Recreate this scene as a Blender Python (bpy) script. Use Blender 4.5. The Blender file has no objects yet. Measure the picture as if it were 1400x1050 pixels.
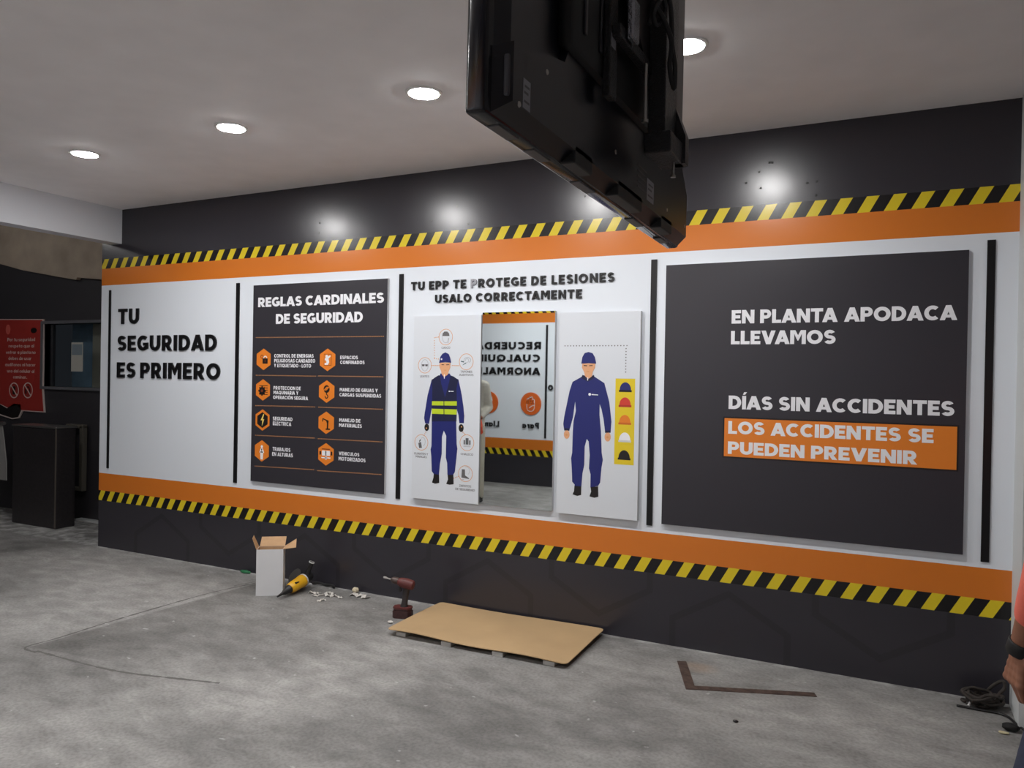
import bpy, bmesh, math, random
from mathutils import Vector, Matrix
random.seed(7)
SC = bpy.context.scene
COL = SC.collection

# ---------------------------------------------------------------- camera, world, exposure
CAM = Vector((0.0, -4.4498, 1.55))
F_PX = 1045.68
CR = Vector((0.894439, 0.446834, 0.017846))
CU = Vector((-0.018651, -0.002599, 0.999823))
CF = Vector((-0.446801, 0.894613, -0.006009))
cam_data = bpy.data.cameras.new('camera')
cam_data.sensor_fit = 'HORIZONTAL'
cam_data.sensor_width = 36.0
cam_data.lens = F_PX / 1400 * 36.0
cam_data.clip_start = 0.05
cam = bpy.data.objects.new('camera', cam_data)
COL.objects.link(cam)
cam.matrix_world = Matrix(((CR.x, CU.x, -CF.x, CAM.x), (CR.y, CU.y, -CF.y, CAM.y), (CR.z, CU.z, -CF.z, CAM.z), (0, 0, 0, 1)))
SC.camera = cam
world = bpy.data.worlds.new('world')
world.use_nodes = True
world.node_tree.nodes['Background'].inputs[0].default_value = (0.6, 0.65, 0.75, 1)
world.node_tree.nodes['Background'].inputs[1].default_value = 0.02
SC.world = world
SC.view_settings.view_transform = 'Standard'
SC.view_settings.look = 'None'
SC.view_settings.gamma = 1.0
SC.view_settings.use_curve_mapping = False
SC.view_settings.exposure = 0.0
LAMP = 415.0            # brightness of one recessed lamp lens

# ---------------------------------------------------------------- measured sizes
ZC = 2.97               # ceiling height
XL, XR = -6.315, 0.535  # ends of the printed wall
YO = -5.76              # wall on the other side of the room
BANDS = (0.412, 0.500, 0.655, 2.317, 2.466, 2.550)

def hit(px, py, ax, val):
    """point of the world plane axis=val seen at photo pixel (px, py)"""
    d = CR * ((px - 700) / F_PX) - CU * ((py - 525) / F_PX) + CF
    return CAM + d * ((val - CAM[ax]) / d[ax])

# ---------------------------------------------------------------- materials
def srgb(c):
    return tuple(((v / 255) / 12.92 if v / 255 <= 0.04045 else ((v / 255 + 0.055) / 1.055) ** 2.4) for v in c) + (1.0,)

MATS = {}
def mat(name, rgb, rough=0.5, metal=0.0, noise=0.0, scale=30.0, spec=0.5, bump=0.0, emit=0.0):
    if name in MATS:
        return MATS[name]
    m = bpy.data.materials.new(name)
    m.use_nodes = True
    nt = m.node_tree
    b = nt.nodes['Principled BSDF']
    b.inputs['Base Color'].default_value = srgb(rgb)
    b.inputs['Roughness'].default_value = rough
    b.inputs['Metallic'].default_value = metal
    b.inputs['Specular IOR Level'].default_value = spec
    if emit:
        b.inputs['Emission Color'].default_value = (1, 0.99, 0.98, 1)
        b.inputs['Emission Strength'].default_value = emit
    if noise or bump:
        tc = nt.nodes.new('ShaderNodeTexCoord')
        nz = nt.nodes.new('ShaderNodeTexNoise')
        nz.inputs['Scale'].default_value = scale
        nz.inputs['Detail'].default_value = 6
        nt.links.new(tc.outputs['Object'], nz.inputs['Vector'])
        if noise:
            mr = nt.nodes.new('ShaderNodeMapRange')
            mr.inputs['From Min'].default_value = 0.3
            mr.inputs['From Max'].default_value = 0.7
            mr.inputs['To Min'].default_value = 1 - noise
            mr.inputs['To Max'].default_value = 1 + noise
            nt.links.new(nz.outputs['Fac'], mr.inputs['Value'])
            mx = nt.nodes.new('ShaderNodeMix')
            mx.data_type = 'RGBA'
            mx.blend_type = 'MULTIPLY'
            mx.inputs['Factor'].default_value = 1
            mx.inputs['A'].default_value = srgb(rgb)
            nt.links.new(mr.outputs['Result'], mx.inputs['B'])
            nt.links.new(mx.outputs['Result'], b.inputs['Base Color'])
        if bump:
            bp = nt.nodes.new('ShaderNodeBump')
            bp.inputs['Strength'].default_value = bump
            bp.inputs['Distance'].default_value = 0.01
            nt.links.new(nz.outputs['Fac'], bp.inputs['Height'])
            nt.links.new(bp.outputs['Normal'], b.inputs['Normal'])
    MATS[name] = m
    return m

C_DARK, C_BLACK, C_ORANGE, C_YELLOW, C_WHITE = (50, 48, 54), (22, 21, 23), (211, 118, 40), (222, 198, 40), (224, 229, 236)

def banded_material(name, stripe_top, stripe_low, slant, z=BANDS):
    """vinyl print: charcoal, hazard stripes, orange, white, orange, hazard stripes, charcoal (by height)"""
    m = bpy.data.materials.new(name)
    m.use_nodes = True
    nt = m.node_tree
    b = nt.nodes['Principled BSDF']
    tc = nt.nodes.new('ShaderNodeTexCoord')
    sp = nt.nodes.new('ShaderNodeSeparateXYZ')
    nt.links.new(tc.outputs['Object'], sp.inputs[0])
    def M(op, a, c=None):
        n = nt.nodes.new('ShaderNodeMath')
        n.operation = op
        for k, v in enumerate((a, c)):
            if v is None:
                continue
            if isinstance(v, (int, float)):
                n.inputs[k].default_value = v
            else:
                nt.links.new(v, n.inputs[k])
        return n.outputs[0]
    X, Z = sp.outputs['X'], sp.outputs['Z']
    def stripes(x0, period, z0):
        t = M('SUBTRACT', M('SUBTRACT', X, M('MULTIPLY', M('SUBTRACT', Z, z0), slant)), x0)
        return M('LESS_THAN', M('FLOORED_MODULO', t, period), period * 0.475)
    def mix(fac, a, c):
        n = nt.nodes.new('ShaderNodeMix')
        n.data_type = 'RGBA'
        for sock, v in ((n.inputs['Factor'], fac), (n.inputs['A'], a), (n.inputs['B'], c)):
            if isinstance(v, tuple):
                sock.default_value = v
            else:
                nt.links.new(v, sock)
        return n.outputs['Result']
    dark, blk, ora, yel, whi = map(srgb, (C_DARK, C_BLACK, C_ORANGE, C_YELLOW, C_WHITE))
    s1 = mix(stripes(stripe_top[0], stripe_top[1], z[4]), blk, yel)
    s0 = mix(stripes(stripe_low[0], stripe_low[1], z[0]), blk, yel)
    col = mix(M('GREATER_THAN', Z, z[0]), dark, s0)
    col = mix(M('GREATER_THAN', Z, z[1]), col, ora)
    col = mix(M('GREATER_THAN', Z, z[2]), col, whi)
    col = mix(M('GREATER_THAN', Z, z[3]), col, ora)
    col = mix(M('GREATER_THAN', Z, z[4]), col, s1)
    col = mix(M('GREATER_THAN', Z, z[5]), col, dark)
    nt.links.new(col, b.inputs['Base Color'])
    b.inputs['Roughness'].default_value = 0.25
    nz = nt.nodes.new('ShaderNodeTexNoise')
    nz.inputs['Scale'].default_value = 5
    nz.inputs['Detail'].default_value = 3
    nt.links.new(tc.outputs['Object'], nz.inputs['Vector'])
    bp = nt.nodes.new('ShaderNodeBump')
    bp.inputs['Strength'].default_value = 0.05
    bp.inputs['Distance'].default_value = 0.02
    nt.links.new(nz.outputs['Fac'], bp.inputs['Height'])
    nt.links.new(bp.outputs['Normal'], b.inputs['Normal'])
    return m

def floor_material():
    m = bpy.data.materials.new('worn concrete')
    m.use_nodes = True
    nt = m.node_tree
    b = nt.nodes['Principled BSDF']
    tc = nt.nodes.new('ShaderNodeTexCoord')
    def noise(scale, detail, sx=1, sy=1, dist=0.0):
        mp = nt.nodes.new('ShaderNodeMapping')
        mp.inputs['Scale'].default_value = (sx, sy, 1)
        mp.inputs['Rotation'].default_value = (0, 0, 0.45)
        nt.links.new(tc.outputs['Object'], mp.inputs[0])
        n = nt.nodes.new('ShaderNodeTexNoise')
        n.inputs['Scale'].default_value = scale
        n.inputs['Detail'].default_value = detail
        n.inputs['Distortion'].default_value = dist
        nt.links.new(mp.outputs[0], n.inputs['Vector'])
        return n.outputs['Fac']
    def ramp(src, stops):
        r = nt.nodes.new('ShaderNodeValToRGB')
        r.color_ramp.elements[0].position, r.color_ramp.elements[0].color = stops[0][0], stops[0][1]
        r.color_ramp.elements[1].position, r.color_ramp.elements[1].color = stops[-1][0], stops[-1][1]
        for p, c in stops[1:-1]:
            e = r.color_ramp.elements.new(p)
            e.color = c
        nt.links.new(src, r.inputs[0])
        return r.outputs[0]
    def mixc(mode, fac, a, c):
        n = nt.nodes.new('ShaderNodeMix')
        n.data_type = 'RGBA'
        n.blend_type = mode
        for sock, v in ((n.inputs['Factor'], fac), (n.inputs['A'], a), (n.inputs['B'], c)):
            if isinstance(v, (int, float, tuple)):
                sock.default_value = v
            else:
                nt.links.new(v, sock)
        return n.outputs['Result']
    g = lambda v, w=0: (v, v * 0.992, v * (0.98 - w), 1)
    base = ramp(noise(0.8, 10, 1, 1.4, 0.5), [(0.32, g(0.165)), (0.5, g(0.27)), (0.68, g(0.345))])
    fine = ramp(noise(5, 12, 1, 1.7, 0.3), [(0.3, g(0.74)), (0.5, g(0.96)), (0.72, g(1.2))])
    col = mixc('MULTIPLY', 1.0, base, fine)
    spk = ramp(noise(60, 4), [(0.3, g(0.75)), (0.6, g(1.08))])
    col = mixc('MULTIPLY', 0.8, col, spk)
    smear = ramp(noise(3.2, 8, 0.7, 3.2, 1.4), [(0.66, (0, 0, 0, 1)), (0.8, (1, 1, 1, 1))])
    col = mixc('MIX', mixc('MULTIPLY', 1.0, smear, (0.4, 0.4, 0.4, 1)), col, g(0.48))
    # a darker, later pour bounded by two cut lines; plaster dust along the wall foot; one rust stain
    sp = nt.nodes.new('ShaderNodeSeparateXYZ')
    nt.links.new(tc.outputs['Object'], sp.inputs[0])
    def M(op, a, c=None, clamp=False):
        n = nt.nodes.new('ShaderNodeMath')
        n.operation = op
        n.use_clamp = clamp
        for k, v in enumerate((a, c)):
            if isinstance(v, (int, float)): n.inputs[k].default_value = v
            elif v is not None: nt.links.new(v, n.inputs[k])
        return n.outputs[0]
    def side(p, q, sgn):
        d = (q - p); d.z = 0; d.normalize()
        nx, ny = -d.y * sgn, d.x * sgn
        return M('SUBTRACT', M('ADD', M('MULTIPLY', sp.outputs[0], nx), M('MULTIPLY', sp.outputs[1], ny)), nx * p.x + ny * p.y)
    A0, B0, C0 = hit(35, 885, 2, 0), hit(350, 797, 2, 0), hit(300, 934, 2, 0)
    d1, d2 = side(A0, B0, -1), side(A0, C0, 1)
    m1 = M('MULTIPLY', M('MULTIPLY', d1, 40, True), M('MULTIPLY', d2, 40, True))
    m1 = M('MULTIPLY', m1, M('SUBTRACT', 1.0, M('MULTIPLY', d1, 0.9), True))
    m1 = M('MULTIPLY', m1, M('MULTIPLY', noise(2.0, 6), 1.5, True))
    col = mixc('MULTIPLY', m1, col, g(0.5))
    dust = M('MULTIPLY', M('MULTIPLY', M('ADD', sp.outputs[1], 0.05), 22, True), M('MULTIPLY', M('SUBTRACT', noise(9, 6), 0.42), 4, True))
    col = mixc('MIX', M('MULTIPLY', dust, 0.75), col, g(0.62))
    chips = ramp(noise(14, 3, 1, 1.3), [(0.70, (0, 0, 0, 1)), (0.74, (1, 1, 1, 1))])
    col = mixc('MIX', mixc('MULTIPLY', 1.0, chips, (0.4, 0.4, 0.4, 1)), col, g(0.6))
    rx, ry = M('ADD', sp.outputs[0], 0.93), M('ADD', sp.outputs[1], 0.27)
    rust = M('SUBTRACT', 1.0, M('ADD', M('MULTIPLY', M('MULTIPLY', rx, rx), 60), M('MULTIPLY', M('MULTIPLY', ry, ry), 120)), True)
    col = mixc('MIX', M('MULTIPLY', rust, M('MULTIPLY', noise(12, 6), 0.7)), col, (0.36, 0.23, 0.14, 1))
    nt.links.new(col, b.inputs['Base Color'])
    b.inputs['Roughness'].default_value = 0.72
    b.inputs['Specular IOR Level'].default_value = 0.3
    bp = nt.nodes.new('ShaderNodeBump')
    bp.inputs['Strength'].default_value = 0.25
    bp.inputs['Distance'].default_value = 0.01
    nt.links.new(noise(25, 8), bp.inputs['Height'])
    nt.links.new(bp.outputs['Normal'], b.inputs['Normal'])
    return m

# ---------------------------------------------------------------- object helpers
def tag(o, label=None, cat=None, group=None, kind=None):
    if label: o['label'] = label
    if cat: o['category'] = cat
    if group: o['group'] = group
    if kind: o['kind'] = kind
    return o

def thing(name, label, cat, loc=(0, 0, 0), rz=0.0, group=None):
    o = bpy.data.objects.new(name, None)
    o.empty_display_size = 0.05
    COL.objects.link(o)
    o.location = loc
    o.rotation_euler = (0, 0, rz)
    return tag(o, label, cat, group)

ROOTS = {}
def put(name, bm, mats, parent=None, local=False, smooth=False, loc=None):
    """link a bmesh as one mesh object; world coordinates unless local"""
    if parent is not None and not local:
        p, off = parent, Vector((0, 0, 0))
        while p is not None:
            off += p.location
            p = p.parent
        bmesh.ops.translate(bm, verts=bm.verts, vec=-off)
    if loc is not None:
        bmesh.ops.translate(bm, verts=bm.verts, vec=-Vector(loc))
    bmesh.ops.recalc_face_normals(bm, faces=bm.faces)
    me = bpy.data.meshes.new(name)
    bm.to_mesh(me)
    bm.free()
    for m in (mats if isinstance(mats, (list, tuple)) else [mats]):
        me.materials.append(m)
    if smooth:
        for f in me.polygons:
            f.use_smooth = True
        if smooth != 'all':
            try:
                me.set_sharp_from_angle(angle=math.radians(40))
            except Exception:
                pass
    o = bpy.data.objects.new(name, me)
    COL.objects.link(o)
    if parent is not None:
        o.parent = parent
    if loc is not None:
        o.location = loc
    return o

def copy_tree(o, parent=None):
    c = o.copy()
    COL.objects.link(c)
    c.parent = parent
    for ch in list(o.children):
        copy_tree(ch, c)
    return c

def NB():
    return bmesh.new()

def box(bm, a, b, bevel=0.0, mi=0, seg=2):
    x0, y0, z0 = a
    x1, y1, z1 = b
    v = [bm.verts.new(p) for p in ((x0, y0, z0), (x1, y0, z0), (x1, y1, z0), (x0, y1, z0), (x0, y0, z1), (x1, y0, z1), (x1, y1, z1), (x0, y1, z1))]
    fs = [bm.faces.new([v[i] for i in q]) for q in ((0, 3, 2, 1), (4, 5, 6, 7), (0, 1, 5, 4), (1, 2, 6, 5), (2, 3, 7, 6), (3, 0, 4, 7))]
    for f in fs:
        f.material_index = mi
    if bevel:
        es = list({e for f in fs for e in f.edges})
        r = bmesh.ops.bevel(bm, geom=es, offset=bevel, segments=seg, affect='EDGES', profile=0.5, clamp_overlap=True)
        for f in r['faces']:
            f.material_index = mi
    return v

def prism(bm, pts, n, mi=0):
    """closed prism: polygon pts (3-D list) pushed along vector n"""
    n = Vector(n)
    a = [bm.verts.new(Vector(p)) for p in pts]
    b = [bm.verts.new(Vector(p) + n) for p in pts]
    k = len(pts)
    f = [bm.faces.new(a[::-1]), bm.faces.new(b)]
    for i in range(k):
        f.append(bm.faces.new((a[i], a[(i + 1) % k], b[(i + 1) % k], b[i])))
    for q in f:
        q.material_index = mi

def frame_of(d):
    d = Vector(d).normalized()
    up = Vector((0, 0, 1)) if abs(d.z) < 0.9 else Vector((1, 0, 0))
    u = d.cross(up).normalized()
    return u, u.cross(d).normalized()

def lathe(bm, p0, d, prof, seg=24, mi=0, sx=1.0, sy=1.0):
    """profile [(distance along d, radius)] turned about the axis p0+d"""
    p0, d = Vector(p0), Vector(d).normalized()
    u, w = frame_of(d)
    rings = []
    for t, r in prof:
        rings.append([bm.verts.new(p0 + d * t + u * (math.cos(2 * math.pi * i / seg) * r * sx) + w * (math.sin(2 * math.pi * i / seg) * r * sy)) for i in range(seg)])
    fs = []
    for a, b in zip(rings, rings[1:]):
        for i in range(seg):
            fs.append(bm.faces.new((a[i], a[(i + 1) % seg], b[(i + 1) % seg], b[i])))
    fs.append(bm.faces.new(rings[0][::-1]))
    fs.append(bm.faces.new(rings[-1]))
    for f in fs:
        f.material_index = mi

def rod(bm, p0, p1, r0, r1=None, seg=14, mi=0):
    d = Vector(p1) - Vector(p0)
    lathe(bm, p0, d, [(0, r0), (d.length, r0 if r1 is None else r1)], seg, mi)

def tube(bm, pts, r, seg=8, mi=0):
    pts = [Vector(p) for p in pts]
    rings = []
    pu = None
    for i, p in enumerate(pts):
        d = (pts[min(i + 1, len(pts) - 1)] - pts[max(i - 1, 0)]).normalized()
        if pu is None:
            u, w = frame_of(d)
        else:
            u = (pu - d * pu.dot(d)).normalized()
            w = u.cross(d).normalized()
        pu = u
        rr = r[i] if isinstance(r, (list, tuple)) else r
        rings.append([bm.verts.new(p + u * math.cos(2 * math.pi * k / seg) * rr + w * math.sin(2 * math.pi * k / seg) * rr) for k in range(seg)])
    for a, b in zip(rings, rings[1:]):
        for k in range(seg):
            bm.faces.new((a[k], a[(k + 1) % seg], b[(k + 1) % seg], b[k])).material_index = mi
    bm.faces.new(rings[0][::-1]).material_index = mi
    bm.faces.new(rings[-1]).material_index = mi

def ellipsoid(bm, c, r, rot=None, seg=16, mi=0):
    mtx = Matrix.Translation(Vector(c)) @ (rot.to_4x4() if rot else Matrix.Identity(4)) @ Matrix.Diagonal((r[0], r[1], r[2], 1))
    res = bmesh.ops.create_uvsphere(bm, u_segments=seg, v_segments=max(8, seg // 2), radius=1, matrix=mtx)
    for v in res['verts']:
        for f in v.link_faces:
            f.material_index = mi

def catmull(pts, n=6):
    pts = [Vector(p) for p in pts]
    out = []
    for i in range(len(pts) - 1):
        a, b, c, d = pts[max(i - 1, 0)], pts[i], pts[i + 1], pts[min(i + 2, len(pts) - 1)]
        for k in range(n):
            t = k / n
            out.append(0.5 * ((2 * b) + (c - a) * t + (2 * a - 5 * b + 4 * c - d) * t * t + (3 * b - a - 3 * c + d) * t ** 3))
    out.append(pts[-1])
    return out

# ---------------------------------------------------------------- lettering (drawn here, stroke by stroke)
def arc_pieces(cx, cy, rx, ry, a0, a1, s, n=None):
    n = n or max(6, int(abs(a1 - a0) / 15))
    out = []
    for i in range(n):
        t0, t1 = math.radians(a0 + (a1 - a0) * i / n), math.radians(a0 + (a1 - a0) * (i + 1) / n)
        P = lambda t, q: (cx + (rx - q) * math.cos(t), cy + (ry - q) * math.sin(t))
        out.append([P(t0, 0), P(t1, 0), P(t1, s), P(t0, s)])
    return out

def R_(x0, y0, x1, y1):
    return [(x0, y0), (x1, y0), (x1, y1), (x0, y1)]

def glyph(ch, s):
    """(pieces, width) of a bold capital one unit tall with stroke s"""
    h = s * 0.94
    base = {'Í': 'I', 'Ó': 'O', 'Á': 'A'}.get(ch)
    if base:
        p, w = glyph(base, s)
        return p + [[(w / 2 - 0.09, 1.08), (w / 2 + 0.05, 1.08), (w / 2 + 0.18, 1.28), (w / 2 - 0.0, 1.28)]], w
    m = (1 - h) / 2
    if ch == 'T': return [R_(0, 1 - h, .74, 1), R_(.37 - s / 2, 0, .37 + s / 2, 1 - h)], .74
    if ch == 'U': return [R_(0, .39, s, 1), R_(.8 - s, .39, .8, 1)] + arc_pieces(.4, .39, .4, .39, 180, 360, s), .8
    if ch == 'S':
        q = (1 + h) / 4
        return arc_pieces(.35, 1 - q, .33, q, 28, 270, h) + arc_pieces(.35, q, .35, q, 90, -150, h), .7
    if ch == 'E': return [R_(0, 0, s, 1), R_(s, 1 - h, .62, 1), R_(s, m, .57, m + h), R_(s, 0, .63, h)], .63
    if ch == 'F': return [R_(0, 0, s, 1), R_(s, 1 - h, .62, 1), R_(s, m - .04, .57, m - .04 + h)], .62
    if ch == 'L': return [R_(0, 0, s, 1), R_(s, 0, .58, h)], .58
    if ch == 'I': return [R_(0, 0, s, 1)], s
    if ch == 'H': return [R_(0, 0, s, 1), R_(.78 - s, 0, .78, 1), R_(s, m, .78 - s, m + h)], .78
    if ch == 'C': return arc_pieces(.46, .5, .46, .5, 48, 312, s), .82
    if ch == 'G': return arc_pieces(.46, .5, .46, .5, 50, 318, s) + [R_(.47, .34, .86, .34 + h * .9), R_(.86 - s, .13, .86, .4)], .86
    if ch == 'O': return arc_pieces(.48, .5, .48, .5, 0, 360, s, 28), .96
    if ch == 'Q': return arc_pieces(.48, .5, .48, .5, 0, 360, s, 28) + [[(.45, .3), (.6, .42), (.97, .02), (.8, -.1)]], .97
    if ch == 'D': return [R_(0, 0, s, 1), R_(s, 1 - h, .36, 1), R_(s, 0, .36, h)] + arc_pieces(.36, .5, .46, .5, -90, 90, s), .82
    if ch in 'PR':
        y0 = .33 if ch == 'P' else .31
        r = (1 - y0) / 2
        g = [R_(0, 0, s, 1), R_(s, 1 - h, .4, 1), R_(s, y0, .4, y0 + h)] + arc_pieces(.4, y0 + r, .31, r, -90, 90, min(s, r * .72))
        if ch == 'R':
            g.append([(.26, .36), (.5, .4), (.76, 0), (.76 - s * 1.2, 0)])
            return g, .76
        return g, .71
    if ch == 'B':
        q = (1 + h) / 4
        return [R_(0, 0, s, 1), R_(s, 1 - h, .4, 1), R_(s, 0, .42, h), R_(s, m, .42, m + h)] + arc_pieces(.39, 1 - q, .29, q, -90, 90, h) + arc_pieces(.42, q, .31, q, -90, 90, h), .73
    if ch == 'A':
        k = s * 1.12
        return [[(0, 0), (k, 0), (.47 + k / 2, 1), (.47 - k / 2, 1)], [(.94 - k, 0), (.94, 0), (.47 + k / 2, 1), (.47 - k / 2, 1)], R_(.22, .17, .72, .17 + h * .85)], .94
    if ch == 'V':
        k = s * 1.12
        return [[(0, 1), (k, 1), (.45 + k / 2, 0), (.45 - k / 2, 0)], [(.9 - k, 1), (.9, 1), (.45 + k / 2, 0), (.45 - k / 2, 0)]], .9
    if ch == 'M': return [R_(0, 0, s, 1), R_(.96 - s, 0, .96, 1), [(s * .6, 1), (s * 1.25, 1), (.58, .42), (.48, .22), (.4, .36)], [(.96 - s * 1.25, 1), (.96 - s * .6, 1), (.56, .36), (.48, .22), (.38, .42)]], .96
    if ch == 'N': return [R_(0, 0, s, 1), R_(.82 - s, 0, .82, 1), [(0, 1), (s * 1.05, 1), (.82, 0), (.82 - s * 1.05, 0)]], .82
    if ch == 'J': return [R_(.58 - s, .3, .58, 1)] + arc_pieces(.29, .3, .29, .3, 205, 360, s), .58
    if ch == 'Y': return [R_(.42 - s / 2, 0, .42 + s / 2, .42), [(0, 1), (s * 1.15, 1), (.42 + s / 2, .42), (.42 - s / 2, .36)], [(.84 - s * 1.15, 1), (.84, 1), (.42 + s / 2, .36), (.42 - s / 2, .42)]], .84
    if ch == 'Z': return [R_(0, 1 - h, .68, 1), R_(0, 0, .68, h), [(0, h * .8), (0, 0), (.3, 0.02), (.68, 1 - h * .8), (.68, 1), (.4, .98)][1:5]], .68
    if ch == '-': return [R_(0, .36, .34, .36 + h * .8)], .34
    if ch == 'a': return arc_pieces(.33, .345, .33, .345, 0, 360, s * .9, 20) + [R_(.68 - s, 0, .68, .69)], .68
    if ch == 'e': return arc_pieces(.34, .345, .34, .345, 0, 315, s * .85, 18) + [R_(.1, .27, .62, .27 + h * .7)], .68
    if ch == 'o': return arc_pieces(.34, .345, .34, .345, 0, 360, s * .9, 20), .68
    if ch == 'd': return arc_pieces(.33, .345, .33, .345, 0, 360, s * .9, 20) + [R_(.68 - s, 0, .68, 1)], .68
    if ch == 'p': return arc_pieces(.35, .345, .33, .345, 0, 360, s * .9, 20) + [R_(0, -.25, s, .69)], .68
    if ch == 'q': return arc_pieces(.33, .345, .33, .345, 0, 360, s * .9, 20) + [R_(.68 - s, -.25, .68, .69)], .68
    if ch == 'b': return arc_pieces(.35, .345, .33, .345, 0, 360, s * .9, 20) + [R_(0, 0, s, 1)], .68
    if ch == 'c': return arc_pieces(.34, .345, .34, .345, 45, 315, s * .9, 16), .6
    if ch == 'g': return arc_pieces(.33, .345, .33, .345, 0, 360, s * .9, 20) + [R_(.68 - s, 0, .68, .69)] + arc_pieces(.34, 0, .34, .27, 200, 360, s * .85), .68
    if ch == 'r': return [R_(0, 0, s, .69)] + arc_pieces(.36, .36, .3, .33, 80, 170, s * .85), .46
    if ch in 'iíl': 
        g = [R_(0, 0, s, 1 if ch == 'l' else .69)]
        if ch == 'i': g.append(R_(0, .8, s, 1))
        if ch == 'í': g.append([(0, .8), (s, .8), (s + .14, 1.04), (.1, 1.04)])
        return g, s
    if ch in 'nhñ': return [R_(0, 0, s, 1 if ch == 'h' else .69), R_(.64 - s, 0, .64, .38)] + arc_pieces(.32, .37, .32, .32, 0, 180, s * .9), .64
    if ch in 'uú':
        g = [R_(0, .3, s, .69), R_(.64 - s, 0, .64, .69)] + arc_pieces(.32, .32, .32, .32, 180, 360, s * .9)
        if ch == 'ú': g.append([(.25, .8), (.38, .8), (.52, 1.04), (.36, 1.04)])
        return g, .64
    if ch == 'm': return [R_(0, 0, s, .69), R_(.49 - s / 2, 0, .49 + s / 2, .38), R_(.98 - s, 0, .98, .38)] + arc_pieces(.27, .38, .27, .31, 0, 180, s * .9) + arc_pieces(.71, .38, .27, .31, 0, 180, s * .9), .98
    if ch == 's':
        hh = s * .72; q = (.69 + hh) / 4
        return arc_pieces(.27, .69 - q, .25, q, 30, 270, hh) + arc_pieces(.27, q, .27, q, 90, -150, hh), .54
    if ch == 't': return [R_(.12, 0, .12 + s, .92), R_(0, .69 - h * .7, .44, .69)], .44
    if ch == 'f': return [R_(.12, 0, .12 + s, .85), R_(0, .69 - h * .7, .44, .69)] + arc_pieces(.34, .78, .22, .22, 80, 180, s * .85), .46
    if ch in 'áó':
        p, w = glyph('a' if ch == 'á' else 'o', s)
        return p + [[(.25, .8), (.38, .8), (.52, 1.04), (.36, 1.04)]], w
    if ch == 'y' or ch == 'v': return [[(0, .69), (s, .69), (.37, .05), (.25, -.02)], [(.62 - s, .69), (.62, .69), (.36, 0 if ch == 'v' else -.25), (.2, 0 if ch == 'v' else -.25)]], .62
    if ch == '.': return [R_(0, 0, s, s)], s
    if ch == ',': return [[(0, 0), (s, 0), (s, s), (0, s)], [(s * .3, -.16), (s * .7, -.16), (s, .02), (0.3 * s, .02)]], s
    raise ValueError(ch)

def line_glyphs(text, s, gap=0.09, space=0.34):
    out, x, prev = [], 0.0, ''
    for ch in text:
        if ch == ' ':
            x += space - gap
            prev = ''
            continue
        if prev + ch in ('TA', 'AT', 'VA', 'AV', 'PA', 'LT', 'LV', 'LY', 'AY'):
            x -= min(.13, gap + .05)
        elif prev and prev != ch and 'A' in (prev, ch):
            x -= min(.05, gap * .6)
        prev = ch
        p, w = glyph(ch, s)
        out.append((ch, p, x))
        x += w + gap
    return out, x - gap

def text_bm(bm, text, x0, x1, z0, z1, to3, n, s=0.25, gap=0.06, space=0.38, mi=0):
    """write a line between x0..x1, baseline z0, cap top z1; to3(x,z) gives the point, n the thickness vector"""
    g, w = line_glyphs(text, s, gap, space)
    kx, kz = (x1 - x0) / w, z1 - z0
    for ch, pieces, gx in g:
        for k, poly in enumerate(pieces):
            prism(bm, [to3(x0 + (gx + px) * kx, z0 + pz * kz) - Vector(n).normalized() * (HAIR * -(k % 12)) for px, pz in poly], n, mi)

HAIR = 3e-5
ORD = 'first second third fourth fifth sixth seventh eighth ninth tenth eleventh twelfth thirteenth'.split()
M_LETTER = mat('black acrylic letter', (20, 20, 22), 0.3)
M_PEEL = mat('bare grey acrylic', (150, 150, 156), 0.5, noise=0.25, scale=120)
def raised_letters(words, x0, x1, z0, z1, to3, n, label_of, group, s=0.225, gap=0.17, space=0.44, name='raised_letter'):
    text = ' '.join(words)
    g, w = line_glyphs(text, s, gap, space)
    kx, kz = (x1 - x0) / w, z1 - z0
    wi, li = 0, 0
    for ch, pieces, gx in g:
        if li == len(words[wi]):
            wi, li = wi + 1, 0
        bm = NB()
        for k, poly in enumerate(pieces):
            prism(bm, [to3(x0 + (gx + px) * kx, z0 + pz * kz) - Vector(n).normalized() * (HAIR * (k % 12)) for px, pz in poly], n)
        # front edges eased
        peeled = words[wi] == 'PROTEGE' and li == 0
        cx = x0 + (gx + glyph(ch, s)[1] / 2) * kx
        o = put(name, bm, M_PEEL if peeled else M_LETTER, loc=to3(cx, z0))
        if peeled:
            tag(o, 'raised letter P peeled to grey, first letter of PROTEGE', 'letter', group)
        else:
            tag(o, label_of(ch, words[wi], ORD[li]), 'letter', group)
        li += 1

def wall_pt(y):
    return lambda x, z: Vector((x, y, z))
def opp_pt(y):
    return lambda u, z: Vector((-u, y, z))     # read from the other side

# ================================================================= THE ROOM
def struct(name, bm, m, parent=None, smooth=False):
    o = put(name, bm, m, parent, smooth=smooth)
    if parent is None:
        o['kind'] = 'structure'
    return o

M_CEIL = mat('ceiling plaster', (244, 241, 242), 0.75, noise=0.03, scale=4)
M_SOFFIT = mat('soffit paint', (212, 214, 220), 0.6)
M_PALE = mat('pale wall paint', (205, 208, 208), 0.6)
M_CHAR = mat('charcoal paint', (52, 50, 54), 0.5)
M_CONC = mat('raw concrete', (166, 152, 136), 0.85, noise=0.16, scale=4, bump=0.25)

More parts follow.
